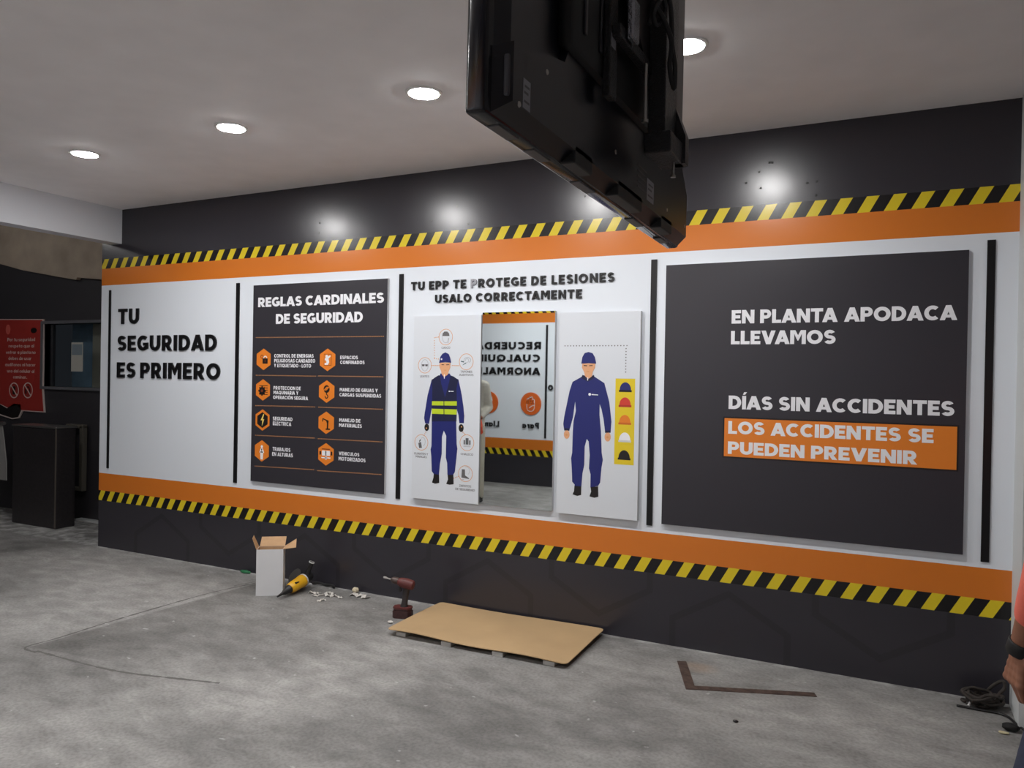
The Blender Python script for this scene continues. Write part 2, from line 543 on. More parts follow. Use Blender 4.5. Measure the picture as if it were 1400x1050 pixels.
bm = NB(); box(bm, (-12, YO - .2, -0.2), (3.6, 3.0, 0)); FLOOR = struct('floor', bm, floor_material())
bm = NB(); box(bm, (-6.055, YO, ZC), (3.6, 0.0, ZC + .15)); struct('ceiling', bm, M_CEIL)
bm = NB(); box(bm, (XL, 0, 0), (3.6, 0.12, ZC + .15)); box(bm, (XL, 0.12, 0), (XL + .12, 0.9, ZC + .15))
WALL = struct('wall_front', bm, banded_material('printed wall vinyl', (-1.088, 0.1278), (0.144, 0.127), 0.56))
bm = NB(); box(bm, (-12, YO - .15, 0), (3.6, YO, 3.4)); struct('wall_back', bm, banded_material('printed opposite wall vinyl', (-4.40, 0.1278), (-4.40, 0.127), -0.56, (.43, .522, .675, 2.385, 2.525, 2.61)))
bm = NB(); box(bm, (XR, -.3, 0), (3.6, 0.0, ZC)); struct('wall_right', bm, M_PALE)
bm = NB(); box(bm, (3.45, YO, 0), (3.6, -.3, ZC)); struct('wall_side', bm, M_PALE)
bm = NB(); box(bm, (-12.15, YO, 0), (-12, 3.0, 3.4)); struct('wall_left', bm, M_CHAR)
bm = NB(); box(bm, (-6.2, YO, 2.672), (-6.055, 0.0, ZC + .15)); struct('trim_1', bm, M_SOFFIT)
bm = NB(); box(bm, (-12, YO, 3.35), (-6.2, 3.0, 3.45)); struct('ceiling_annex', bm, M_CHAR)

# back wall of the annex, with a window hole
YB = 0.72
wx0, wx1, wz0, wz1 = -8.27, -7.05, 1.385, 2.06
bm = NB()
box(bm, (-12, YB, 0), (wx0, YB + .12, 3.35)); box(bm, (wx1, YB, 0), (XL + .1, YB + .12, 3.35))
box(bm, (wx0, YB, 0), (wx1, YB + .12, wz0)); box(bm, (wx0, YB, wz1), (wx1, YB + .12, 3.35))
struct('wall_annex', bm, M_CHAR)
# rough bare concrete above it, uneven lower edge
bm = NB()
lo = [(-12, 3.2), (-9.2, 2.785), (-8.6, 2.655), (-8.1, 2.575), (-7.68, 2.51), (-7.66, 2.535), (-7.3, 2.5), (-6.6, 2.47), (-6.35, 2.47)]
prism(bm, [(x, YB - .05, z) for x, z in lo] + [(-6.35, YB - .05, 3.34), (-12, YB - .05, 3.34)], (0, .045, 0))
struct('trim_2', bm, M_CONC)

# window_1: frame, pane, room behind
bm = NB()
for a, b in (((wx0 - .03, wz0 - .03), (wx1 + .03, wz0)), ((wx0 - .03, wz1), (wx1 + .03, wz1 + .03)), ((wx0 - .03, wz0), (wx0, wz1)), ((wx1, wz0), (wx1 + .03, wz1))):
    box(bm, (a[0], YB - .03, a[1]), (b[0], YB + .06, b[1]))
WIN = struct('window_1', bm, mat('window frame grey', (96, 96, 100), 0.5))
bm = NB(); box(bm, (wx0, YB + .03, wz0), (wx1, YB + .035, wz1))
gm = mat('window glass', (220, 228, 232), 0.03)
gt = gm.node_tree
tr, gl, mx = gt.nodes.new('ShaderNodeBsdfTransparent'), gt.nodes.new('ShaderNodeBsdfGlossy'), gt.nodes.new('ShaderNodeMixShader')
gl.inputs['Roughness'].default_value = 0.03
tr.inputs['Color'].default_value = (.86, .9, .92, 1)
mx.inputs[0].default_value = 0.07; gt.links.new(tr.outputs[0], mx.inputs[1]); gt.links.new(gl.outputs[0], mx.inputs[2])
gt.links.new(mx.outputs[0], gt.nodes['Material Output'].inputs['Surface'])
put('pane', bm, gm, WIN)
bm = NB(); box(bm, (wx0 - .4, YB + .9, 0.0), (wx1 + .6, YB + .95, 3.35)); struct('wall_beyond_window', bm, mat('dim room wall', (70, 74, 82), 0.7))
M_SLAT = mat('blue grey blind fabric', (112, 132, 148), 0.7, noise=0.1, scale=12)
t = thing('vertical_blind', 'blue grey vertical blind hanging behind the small dark window', 'blind', (wx0, YB + .3, 2.45))
bm = NB(); box(bm, (wx0, YB + .28, 2.42), (wx0 + .46, YB + .36, 2.5)); put('head_rail', bm, M_CHAR, t)
for xx in (wx0, wx0 + .42):
    bm = NB(); box(bm, (xx, YB + .33, 2.5), (xx + .03, YB + .9, 2.52)); put('wall_bracket', bm, M_CHAR, t)
for k in range(4):
    x = wx0 + .02 + k * .115
    bm = NB()
    prism(bm, [(x, YB + .30, 1.2), (x + .075, YB + .33, 1.2), (x + .075, YB + .335, 1.2), (x, YB + .305, 1.2)], (0, 0, 1.23))
    put('blind_strip', bm, M_SLAT, t)
bm = NB(); box(bm, (-7.76, YB + .2, 0.0), (-7.60, YB + .33, 3.3), .005)
tag(put('upright_post', bm, mat('beige post paint', (170, 158, 140), 0.6)), 'beige upright post standing behind the dark window', 'post')
a, b = hit(95, 468, 1, YB - .0), hit(110, 508, 1, YB)
bm = NB(); box(bm, (a.x, YB + .022, b.z), (b.x, YB + .026, a.z), mi=0); box(bm, (a.x + .01, YB + .0212, (a.z + b.z) / 2 + .02), (b.x - .01, YB + .0222, a.z - .02), mi=1)
tag(put('paper_notice', bm, [mat('notice paper', (178, 176, 168), 0.7), mat('notice print', (120, 132, 140), 0.7)]), 'small paper notice taped to the dark window pane', 'notice')

# wide hexagon outlines printed on the charcoal vinyl
bm = NB()
def hexagon(bm, cx, cz, r, w, y, zlo, zhi):
    P = [(cx + r * math.cos(math.radians(a)), cz + r * math.sin(math.radians(a))) for a in range(30, 390, 60)]
    Q = [(cx + (r - w) * math.cos(math.radians(a)), cz + (r - w) * math.sin(math.radians(a))) for a in range(30, 390, 60)]
    for i in range(6):
        q = [P[i], P[(i + 1) % 6], Q[(i + 1) % 6], Q[i]]
        # keep only what lies on the charcoal band
        for z, sgn in ((zlo, 1), (zhi, -1)):
            out = []
            for k in range(len(q)):
                a, b = q[k], q[(k + 1) % len(q)]
                ia, ib = sgn * (a[1] - z) >= 0, sgn * (b[1] - z) >= 0
                if ia: out.append(a)
                if ia != ib:
                    t = (z - a[1]) / (b[1] - a[1])
                    out.append((a[0] + (b[0] - a[0]) * t, z))
            q = out
            if len(q) < 3: break
        if len(q) >= 3:
            prism(bm, [(x, y, z) for x, z in q], (0, .0002, 0))
for cx, cz in ((-5.5, -.02), (-3.94, -.02), (-2.38, -.02), (-.82, -.02), (-4.72, .49), (-3.16, .49), (-1.6, .49), (-.04, .49)):
    hexagon(bm, cx, cz, .39, .042, -.0003, .002, .409)
put('hexagon_print', bm, mat('darker charcoal print', (45, 43, 48), 0.25), WALL)
# old screw holes and a vinyl seam on the upper band
bm = NB()
for px, py in ((1038, 235), (1040, 257), (1056, 222), (1020, 250), (1104, 250), (1117, 248), (1116, 267), (800, 268), (625, 282), (640, 306), (590, 302), (438, 292), (437, 305), (436, 318), (1052, 222)):
    q = hit(px, py, 1, -.001)
    lathe(bm, q, (0, 1, 0), [(0, .006), (.0012, .007)], 10)
put('screw_hole', bm, mat('hole dark', (12, 12, 13), 0.6), WALL)

# floor: lines where two pours of concrete meet
bm = NB()
def floor_line(pix, w0=.006):
    P = [hit(x, y, 2, 0) for x, y in pix]
    P = catmull(P, 8)
    for i in range(len(P) - 1):
        d = (P[i + 1] - P[i]).normalized()
        n = Vector((-d.y, d.x, 0)) * w0 * random.uniform(.4, 1.2)
        prism(bm, [P[i] - n, P[i + 1] - n, P[i + 1] + n, P[i] + n], (0, 0, .0005))
floor_line([(350, 797), (290, 810), (225, 828), (150, 850), (80, 872), (35, 885), (50, 892)], .009)
floor_line([(50, 890), (125, 910), (175, 920), (235, 927), (300, 934)], .009)
floor_line([(350, 795), (320, 801)], .004)
put('joint_line', bm, mat('joint in concrete', (96, 94, 92), 0.9), FLOOR)

# ================================================================= RECESSED LAMPS
M_RING = mat('lamp ring white', (235, 235, 235), 0.4)
M_LENS = mat('lamp lens', (255, 250, 244), 0.4, emit=LAMP)
def downlight(x, y, label):
    t = thing('recessed_ceiling_light', label, 'ceiling light', (x, y, ZC), 0, 'recessed ceiling lights')
    bm = NB(); lathe(bm, (0, 0, -.008), (0, 0, 1), [(0, .088), (.003, .092), (.008, .092)], 40); put('trim_ring', bm, M_RING, t, local=True, smooth=True)
    bm = NB(); lathe(bm, (0, 0, -.0105), (0, 0, 1), [(0, .07), (.002, .076), (.0027, .076)], 40); put('lens', bm, M_LENS, t, local=True, smooth=True)
    return t
for x, lab in ((-4.735, 'round recessed ceiling light nearest the white drop beam'), (-3.432, 'round recessed ceiling light second from the white drop beam'),
               (-2.12, 'round recessed ceiling light third from the beam, before the hanging screen'), (-.81, 'round recessed ceiling light beside the hanging screen and its pole')):
    downlight(x, -1.245, lab)
for x in (-4.735, -3.432, -2.12):
    downlight(x, -4.75, 'round recessed ceiling light of the row nearer the opposite wall')

# ================================================================= DIVIDER BARS AND RAISED LETTERS
M_BAR = mat('black acrylic bar', (20, 20, 22), 0.28)
def divider(x, z0, z1, w, label):
    bm = NB(); box(bm, (x - w / 2, -.008, z0), (x + w / 2, -.0002, z1), .001)
    tag(put('divider_bar', bm, M_BAR, loc=(x, 0, z0)), label, 'divider bar', 'black upright bars on the printed wall')
divider(-6.194, .703, 2.272, .026, 'thin black upright bar beside SEGURIDAD at the open wall end')
divider(-4.659, .691, 2.274, .036, 'thin black upright bar between PRIMERO and the safety rules board')
divider(-3.10, .698, 2.274, .036, 'thin black upright bar between the rules board and worker panels')
divider(-1.289, .695, 2.278, .036, 'thin black upright bar between the helmet panel and accident board')
divider(.419, .686, 2.283, .036, 'thin black upright bar between accident board and pale pillar')

def lbl(where):
    return lambda ch, w, o: f'black raised letter {ch}, {o} letter of {w} {where}'
def wall_line(words, pl, pr, pt, where, group, **k):
    a, b, c = hit(*pl, 1, -.006), hit(*pr, 1, -.006), hit(*pt, 1, -.006)
    z0, z1 = (a.z + b.z) / 2, (a.z + b.z) / 2 + (c.z - a.z)
    raised_letters(words, a.x, b.x, z0, z1, wall_pt(-.011), (0, .0108, 0), lbl(where), group, **k)
G1, G2 = 'raised letters TU SEGURIDAD ES PRIMERO', 'raised letters of the protective gear heading'
wall_line(['TU'], (161.8, 443), (189.6, 442.5), (161.8, 422.4), 'above SEGURIDAD', G1)
wall_line(['SEGURIDAD'], (161, 479), (296, 480), (161, 458.6), 'on the white wall', G1)
wall_line(['ES', 'PRIMERO'], (160, 516.5), (300.7, 519), (160.4, 495.6), 'under SEGURIDAD', G1)
wall_line(['TU', 'EPP', 'TE', 'PROTEGE', 'DE', 'LESIONES'], (562.2, 396.5), (840, 385.5), (562, 385.3), 'above the mirror', G2, gap=.2, space=.62)
wall_line(['USALO', 'CORRECTAMENTE'], (595, 413.8), (795.3, 408), (595, 402.7), 'just above the mirror', G2, gap=.2, space=.62)

# ================================================================= BOARDS
M_BOARD = mat('charcoal board print', (50, 48, 54), 0.33)
M_EDGE = mat('board edge', (190, 190, 192), 0.5)
M_PW = mat('white print', (234, 234, 238), 0.4)
M_PO = mat('orange print', (226, 127, 40), 0.4)
M_PK = mat('black print', (26, 22, 22), 0.4)
M_PT = mat('tan print', (214, 150, 92), 0.5)
M_PYELLOW = mat('yellow print', (222, 196, 36), 0.4)
M_PN = mat('navy print', (30, 37, 106), 0.4)
M_PNV = mat('dark navy print', (24, 28, 62), 0.4)
M_PSKIN = mat('skin print', (222, 164, 122), 0.5)
M_PLIME = mat('lime print', (186, 206, 40), 0.4)
M_PG = mat('grey print', (96, 94, 96), 0.5)
M_PRED = mat('red print', (206, 62, 48), 0.4)
M_PBOARD = mat('pale board print', (214, 218, 224), 0.3)
T = .0006
def board_box(x0, x1, z0, z1, yf):
    bm = NB()
    box(bm, (x0, yf, z0), (x1, -.0005, z1))
    bm.faces.ensure_lookup_table()
    for f in bm.faces:
        f.material_index = 0 if abs(f.calc_center_median().y - yf) < 1e-5 else 1
    return bm

class Print:
    """flat print on a board: pixel coordinates of a zoomed crop -> the board's plane"""
    def __init__(self, y, ox, oy, k):
        self.y, self.ox, self.oy, self.k = y, ox, oy, k
    def p(self, x, z):
        q = hit(self.ox + x * self.k, self.oy + z * self.k, 1, self.y)
        return Vector((q.x, self.y, q.z))
    def poly(self, bm, pts, mi=0, lift=0.0):
        prism(bm, [self.p(*q) - Vector((0, lift, 0)) for q in pts], (0, -T, 0), mi)
    def text(self, bm, s, xl, yb, yt, xr, mi=0, lift=0.0, w=.25, **k):
        a, b, c = self.p(xl, yb), self.p(xr, yb), self.p(xl, yt)
        text_bm(bm, s, a.x, b.x, a.z, c.z, wall_pt(self.y - lift), (0, -T, 0), w, mi=mi, **k)
    def disc(self, bm, x, z, r, mi=0, lift=0.0, n=28, ring=0.0, sx=1.0):
        c = self.p(x, z)
        y = self.y - lift
        if ring:
            for poly in arc_pieces(c.x, c.z, r * sx, r, 0, 360, ring, n):
                prism(bm, [(q[0], y, q[1]) for q in poly], (0, -T, 0), mi)
        else:
            prism(bm, [(c.x + r * sx * math.cos(2 * math.pi * i / n), y, c.z + r * math.sin(2 * math.pi * i / n)) for i in range(n)], (0, -T, 0), mi)
    def dots(self, bm, a, b, n, mi=0, w=.0042, lift=0.0):
        A, B = self.p(*a), self.p(*b)
        for i in range(n):
            q = A.lerp(B, i / (n - 1))
            box(bm, (q.x - w, self.y - lift - T, q.z - w), (q.x + w, self.y - lift, q.z + w), mi=mi)

# ---- safety rules board
yf = -.02
x0, x1, z0, z1 = -4.478, -3.206, .722, 2.246
RB = thing('safety_rules_board', 'charcoal board headed REGLAS CARDINALES DE SEGURIDAD with eight orange hexagons', 'wall board', (x0, 0, z0))
put('panel', board_box(x0, x1, z0, z1, yf), [M_BOARD, M_EDGE], RB)
P = Print(yf, 330, 370, .31429)
for args in (('REGLAS CARDINALES', 73, 159, 118, 620), ('DE SEGURIDAD', 150, 232, 189, 528)):
    bm = NB(); P.text(bm, *args); put('heading_text', bm, M_PW, RB)
for a, b, n in (((65, 291), (617, 286), 78), ((65, 455), (322, 459), 40), ((337, 458), (615, 462), 40), ((63, 587), (318, 593), 40), ((337, 594), (613, 603), 40),
                ((62, 716), (316, 728), 40), ((335, 731), (611, 745), 40), ((60, 850), (314, 866), 40), ((333, 870), (607, 887), 40)):
    A, B = P.p(*a), P.p(*b)
    bm = NB(); P.dots(bm, a, b, n, w=.0031); put('dotted_line', bm, M_PT, RB)
RULES = [
    (97, 386, 'lock', [('CONTROL DE ENERGIAS', 143, 378, 363, 314), ('PELIGROSAS CANDADEO', 143, 399, 384, 321), ('Y ETIQUETADO - LOTO', 142, 420, 405, 303)]),
    (94, 519, 'gear', [('PROTECCION DE', 140, 517, 502, 258), ('MAQUINARIA Y', 140, 537, 522, 248), ('OPERACIÓN SEGURA', 138, 558, 543, 290)]),
    (92, 650, 'bolt', [('SEGURIDAD', 137, 651, 635, 222), ('ELECTRICA', 137, 672, 656, 217)]),
    (89, 784, 'worker', [('TRABAJOS', 136, 783, 767, 213), ('EN ALTURAS', 134, 805, 789, 224)]),
    (375, 388, 'crouch', [('ESPACIOS', 430, 385, 370, 507), ('CONFINADOS', 430, 406, 391, 536)]),
    (371, 526, 'hook', [('MANEJO DE GRUAS Y', 428, 525, 510, 593), ('CARGAS SUSPENDIDAS', 427, 547, 532, 608)]),
    (369, 662, 'arm', [('MANEJO DE', 426, 657, 642, 518), ('MATERIALES', 425, 679, 664, 524)]),
    (368, 799, 'truck', [('VEHICULOS', 424, 802, 787, 513), ('MOTORIZADOS', 423, 825, 809, 540)])]
for hx, hz, kind, lines in RULES:
    c = P.p(hx, hz)
    r = .083
    bm = NB()
    prism(bm, [(c.x + r * math.cos(math.radians(a)), yf, c.z + r * math.sin(math.radians(a))) for a in range(30, 390, 60)], (0, -T, 0), 0)
    def q(pts, mi, l=1):
        prism(bm, [(c.x + u * r, yf - T * l, c.z + v * r) for u, v in pts], (0, -T, 0), mi)
    def dsc(u, v, rr, mi, l=1, ring=0, a0=0, a1=360):
        if ring:
            for po in arc_pieces(c.x + u * r, c.z + v * r, rr * r, rr * r, a0, a1, ring * r):
                prism(bm, [(w_[0], yf - T * l, w_[1]) for w_ in po], (0, -T, 0), mi)
        else:
            prism(bm, [(c.x + (u + rr * math.cos(i * .314)) * r, yf - T * l, c.z + (v + rr * math.sin(i * .314)) * r) for i in range(20)], (0, -T, 0), mi)
    if kind == 'lock':
        q(R_(-.12, -.4, .5, .1), 1); dsc(.2, .1, .24, 2, 1, .09, 0, 180); q(R_(.14, -.25, .24, -.05), 3, 2); dsc(-.2, .25, .18, 3, 1, .06)
    elif kind == 'gear':
        for i in range(5): q(R_(-.45 + .1 * (i % 2), .42 - i * .2, .6, .36 - i * .2), 1)
        dsc(-.1, -.08, .36, 1, 2)
        for a in range(0, 360, 45):
            ca, sa = math.cos(math.radians(a)), math.sin(math.radians(a))
            q([(-.1 + .3 * ca - .08 * sa, -.08 + .3 * sa + .08 * ca), (-.1 + .3 * ca + .08 * sa, -.08 + .3 * sa - .08 * ca), (-.1 + .46 * ca + .08 * sa, -.08 + .46 * sa - .08 * ca), (-.1 + .46 * ca - .08 * sa, -.08 + .46 * sa + .08 * ca)], 1, 2)
        dsc(-.1, -.08, .13, 3, 3)
    elif kind == 'bolt':
        q([(.74 * math.cos(math.radians(a)), .74 * math.sin(math.radians(a))) for a in range(30, 390, 60)], 1)
        q([(.12, .58), (-.22, -.04), (.0, -.0), (-.06, -.58), (.24, .1), (.04, .06), (.2, .52)], 4, 2)
    elif kind == 'worker':
        dsc(0, .4, .13, 2); q([(-.12, .25), (.12, .25), (.3, -.15), (.18, -.18), (.14, -.8), (-.14, -.8), (-.18, -.18), (-.3, -.15)], 2); q(R_(-.16, -.16, .16, -.06), 1, 2); q([(-.08, .2), (.08, .2), (0, -.1)], 1, 2)
    elif kind == 'crouch':
        q(R_(-.4, -.52, .44, .52), 3); q(R_(-.36, -.48, .4, .48), 0, 2); dsc(-.08, .3, .14, 2, 3); q([(-.25, .15), (.3, .4), (.36, .3), (.12, .1), (.2, -.2), (.06, -.45), (-.3, -.45), (-.3, -.3), (-.1, -.28), (-.12, -.1), (-.3, 0)], 2, 3)
    elif kind == 'hook':
        dsc(0, .22, .34, 1); 
        for i in (-1, 0, 1): q([(-.24 + .14 * i, .1), (-.18 + .14 * i, .06), (.2 + .12 * i, .4), (.14 + .12 * i, .44)], 0, 2)
        q(R_(-.05, -.3, .05, -.1), 1); dsc(0, -.44, .2, 1, 1, .1, -200, 70)
    elif kind == 'arm':
        q(R_(-.05, -.62, .45, -.5), 1); q([(.08, -.5), (.24, -.5), (.26, .1), (.1, .14)], 1); q([(.2, .22), (.24, .08), (-.4, .32), (-.4, .42)], 1); q([(-.4, .42), (-.3, .38), (-.36, .08), (-.46, .14)], 1); dsc(.16, .12, .13, 1, 2)
    else:
        q(R_(-.72, -.06, -.55, .26), 1); q(R_(.55, -.06, .72, .26), 1); q(R_(-.45, -.12, .45, .32), 2); q(R_(-.45, .42, .45, .5), 3); q(R_(-.05, -.1, .05, .3), 1, 2); q(R_(-.5, -.36, .5, -.26), 2); q(R_(-.1, -.46, .1, -.2), 2)
    o = put('rule_icon', bm, [M_PO, M_PK, M_PW, mat('brown print', (120, 52, 22), .5), mat('pale yellow print', (244, 214, 110), .5)], RB)
    tag(o, f'orange hexagon icon beside {lines[0][0]}')
    for s_, xl, yb, yt, xr in lines:
        bm = NB(); P.text(bm, s_, xl, yb, yt, xr, w=.215, gap=.13, space=.5); put('rule_text', bm, M_PW, RB)

# ---- accident board
x0, x1, z0, z1 = -1.211, .323, .714, 2.237
yf = -.022
AB = thing('accident_board', 'large charcoal board reading EN PLANTA APODACA LLEVAMOS DÍAS SIN ACCIDENTES', 'wall board', (x0, 0, z0))
put('panel', board_box(x0, x1, z0, z1, yf), [M_BOARD, M_EDGE], AB)
P = Print(yf, 890, 320, .457)
for args in (('EN PLANTA APODACA', 241, 268, 228, 916), ('LLEVAMOS', 239, 330, 290, 552), ('DÍAS SIN ACCIDENTES', 232, 523, 483, 908)):
    bm = NB(); P.text(bm, *args); put('lettering', bm, M_PW, AB)
A_, B_ = P.p(216, 545), P.p(919, 712)
za, zb = (P.p(216, 545).z + P.p(921, 573).z) / 2, (P.p(213, 667).z + P.p(919, 712).z) / 2
bm = NB()
box(bm, (A_.x, yf - T, zb), (B_.x, yf, za), mi=1); box(bm, (A_.x + .008, yf - 2 * T, zb + .008), (B_.x - .008, yf - T, za - .008), mi=0)
strip = put('orange_strip', bm, [M_PO, M_PK], AB)
for args in (('LOS ACCIDENTES SE', 231, 597, 559, 846), ('PUEDEN PREVENIR', 230, 657, 620, 797)):
    bm = NB(); P.text(bm, *args, lift=2 * T); put('strip_lettering', bm, M_PW, strip)

# ---- protective gear panel (worker in vest)
yf = -.03
def shift(fn, dx, dz):
    return [(x + dx, z + dz) for x, z in fn]
x0, x1, z0, z1 = -2.970, -2.442, .720, 1.973
GP = thing('protective_gear_panel', 'pale upright panel showing a worker in a hi-vis vest with six gear badges', 'wall panel', (x0, 0, z0))
put('panel', board_box(x0, x1, z0, z1, yf), [M_PBOARD, M_EDGE], GP)
A3 = Print(yf, 560, 440, .11429)
A4 = Print(yf, 560, 560, .12376)
def mixpoly(bm, pts, mi, l=0):
    q = []
    for k, x, z in pts:
        q.append((A3 if k == 3 else A4).p(x, z) - Vector((0, l * T, 0)))
    prism(bm, q, (0, -T, 0), mi)
bm = NB()
mats_fig = [M_PN, M_PNV, M_PSKIN, M_PLIME, M_PK, M_PW, M_PT]
mixpoly(bm, [(4, 245, 125), (4, 515, 125), (4, 520, 380), (4, 528, 430), (4, 515, 560), (4, 500, 690), (4, 480, 722), (4, 418, 720), (4, 415, 590), (4, 400, 530), (4, 405, 290), (4, 378, 232), (4, 358, 300), (4, 355, 490), (4, 335, 600), (4, 325, 720), (4, 268, 712), (4, 245, 680), (4, 240, 520), (4, 232, 440), (4, 242, 400)], 0)
mixpoly(bm, [(3, 265, 690), (3, 330, 660), (3, 290, 950), (4, 240, 10), (4, 232, 60), (4, 215, 158), (4, 172, 152), (4, 160, 95), (4, 168, 30), (3, 190, 1040), (3, 215, 880)], 0)
mixpoly(bm, [(3, 585, 690), (3, 525, 660), (3, 560, 950), (4, 525, 10), (4, 540, 60), (4, 550, 150), (4, 600, 150), (4, 605, 70), (4, 598, 10), (3, 645, 1020), (3, 625, 880)], 0)
mixpoly(bm, [(3, 345, 640), (3, 490, 640), (3, 530, 655), (3, 583, 695), (3, 562, 800), (3, 568, 1000), (4, 522, 20), (4, 518, 130), (4, 245, 130), (3, 270, 1000), (3, 272, 800), (3, 264, 700), (3, 300, 668)], 1, 1)
mixpoly(bm, [(3, 365, 640), (3, 370, 618), (3, 480, 618), (3, 492, 640), (3, 470, 740), (3, 425, 900), (3, 380, 740)], 0, 2)
mixpoly(bm, [(3, 270, 950), (3, 566, 950), (3, 566, 1003), (3, 268, 999)], 3, 2)
mixpoly(bm, [(4, 245, -10), (4, 522, -2), (4, 520, 55), (4, 246, 46)], 3, 2)
mixpoly(bm, [(3, 408, 900), (3, 416, 900), (4, 386, 130), (4, 378, 130)], 1, 3)
A4.disc(bm, 190, 196, .025, 4, T, sx=.75); A4.disc(bm, 570, 204, .026, 4, T, sx=.75)
A4.disc(bm, 186, 205, .005, 6, 2 * T); A4.disc(bm, 575, 190, .005, 6, 2 * T)
mixpoly(bm, [(4, 268, 710), (4, 326, 720), (4, 328, 810), (4, 285, 818), (4, 248, 805), (4, 265, 750)], 4, 1)
mixpoly(bm, [(4, 420, 720), (4, 484, 720), (4, 487, 825), (4, 440, 830), (4, 405, 820), (4, 425, 770)], 4, 1)
mixpoly(bm, [(3, 362, 490), (3, 490, 490), (3, 488, 550), (3, 466, 600), (3, 460, 630), (3, 415, 662), (3, 385, 625), (3, 378, 585), (3, 360, 545)], 2, 3)
mixpoly(bm, [(3, 355, 492), (3, 370, 420), (3, 395, 382), (3, 430, 365), (3, 470, 385), (3, 488, 430), (3, 500, 490), (3, 430, 480)], 0, 4)
mixpoly(bm, [(3, 385, 508), (3, 415, 510), (3, 415, 518), (3, 385, 516)], 4, 4); mixpoly(bm, [(3, 440, 510), (3, 475, 508), (3, 475, 516), (3, 440, 518)], 4, 4)
mixpoly(bm, [(3, 412, 575), (3, 445, 575), (3, 440, 583), (3, 416, 583)], 6, 4); mixpoly(bm, [(3, 412, 630), (3, 424, 630), (3, 422, 680), (3, 414, 680)], 5, 4)
A3.disc(bm, 385, 447, .006, 5, 5 * T)
mixpoly(bm, [(3, 470, 824), (3, 486, 824), (3, 486, 838), (3, 470, 838)], 5, 3); mixpoly(bm, [(3, 490, 827), (3, 528, 828), (3, 528, 836), (3, 490, 835)], 5, 3)
tag(put('worker_illustration', bm, mats_fig, GP), 'printed worker in navy overalls and hi-vis vest')
def badge(Pr, x, z, lines, kind):
    bm = NB()
    Pr.disc(bm, x, z, .055, 0, 0, ring=.0035)
    c = Pr.p(x, z)
    def q(pts, mi, l=0): prism(bm, [(c.x + u * .056, yf - l * T, c.z + v * .056) for u, v in pts], (0, -T, 0), mi)
    def arc(u, v, rr, a0, a1, w, mi, sy=1.0):
        for po in arc_pieces(c.x + u * .056, c.z + v * .056, rr * .056, rr * sy * .056, a0, a1, w * .056): prism(bm, [(a[0], yf, a[1]) for a in po], (0, -T, 0), mi)
    if kind == 'helmet':
        q([(-.5, .12), (-.44, .45), (-.2, .66), (.2, .66), (.44, .45), (.52, .12)], 1); arc(0, -.1, .48, 180, 360, .06, 2, 1.3); q(R_(.3, -.75, .38, -.1), 2); q(R_(-.5, -.1, -.44, .12), 2)
    elif kind == 'glasses':
        arc(0, .0, .52, 0, 360, .06, 2, 1.4); q(R_(-.4, -.12, -.08, .12), 1); q(R_(.08, -.12, .4, .12), 1); q(R_(-.5, .02, .5, .08), 1)
    elif kind == 'plugs':
        q([(-.75, .0), (-.3, -.1), (-.3, .06), (-.75, .12)], 3); q([(-.5, -.42), (.0, -.2), (.0, -.06), (-.42, -.3)], 3); arc(.15, .2, .5, -60, 200, .08, 2, .7); arc(.1, .15, .25, -90, 200, .06, 2)
    elif kind == 'gloves':
        q([(-.45, -.1), (-.05, .05), (.1, -.65), (-.3, -.72)], 1); q([(-.35, .15), (-.25, .0), (-.05, .3), (-.15, .4)], 1); arc(.2, .1, .38, -80, 130, .05, 2, 1.4)
    elif kind == 'vest':
        q(R_(-.18, -.22, .22, .55), 1); q(R_(-.45, -.22, -.26, .3), 1); q(R_(.3, -.22, .5, .3), 1); q(R_(-.1, -.2, -.02, .5), 3, 1); q(R_(-.45, -.5, .5, -.42), 2); q(R_(-.45, -.36, .5, -.3), 2)
    else:
        q([(-.5, .5), (-.08, .5), (-.05, -.2), (.5, -.5), (.5, -.6), (-.55, -.5)], 1); arc(.1, .35, .5, -60, 110, .05, 2); q(R_(-.5, -.74, -.2, -.66), 2)
    o = put('gear_badge', bm, [M_PT, M_PG, mat('light grey print', (176, 178, 182), .5), mat('teal grey print', (72, 96, 100), .5)], GP)
    tag(o, f'round outlined badge captioned {lines[0][0].lower()}')
    for s_, xl, xr, yb, yt in lines:
        bm = NB(); Pr.text(bm, s_, xl, yb, yt, xr, w=.15, gap=.1); put('caption', bm, M_PG, o)
badge(A3, 433, 182, [('CASCO', 382, 485, 322, 297)], 'helmet')
badge(A3, 183, 520, [('LENTES', 125, 235, 664, 639)], 'glasses')
badge(A3, 678, 478, [('TAPONES', 608, 750, 608, 583), ('AUDITIVOS', 594, 764, 646, 621)], 'plugs')
badge(A4, 130, 362, [('GUANTES Y', 50, 205, 494, 470), ('MANGAS', 68, 190, 528, 505)], 'gloves')
badge(A4, 633, 366, [('CHALECO', 565, 703, 500, 477)], 'vest')
badge(A4, 617, 708, [('ZAPATOS', 547, 680, 850, 826), ('DE SEGURIDAD', 506, 720, 886, 862)], 'boot')
bm = NB()
A3.dots(bm, (345, 182), (298, 190), 4, w=.003); A3.dots(bm, (296, 225), (298, 430), 8, w=.003); A3.dots(bm, (300, 440), (345, 445), 3, w=.003)
A3.dots(bm, (268, 523), (352, 523), 7, w=.003); A3.dots(bm, (510, 523), (590, 525), 7, w=.003)
A4.dots(bm, (158, 285), (178, 250), 3, w=.003); A4.dots(bm, (590, 250), (612, 272), 3, w=.003); A4.dots(bm, (490, 758), (540, 738), 4, w=.003)
put('dotted_line', bm, M_PT, GP)

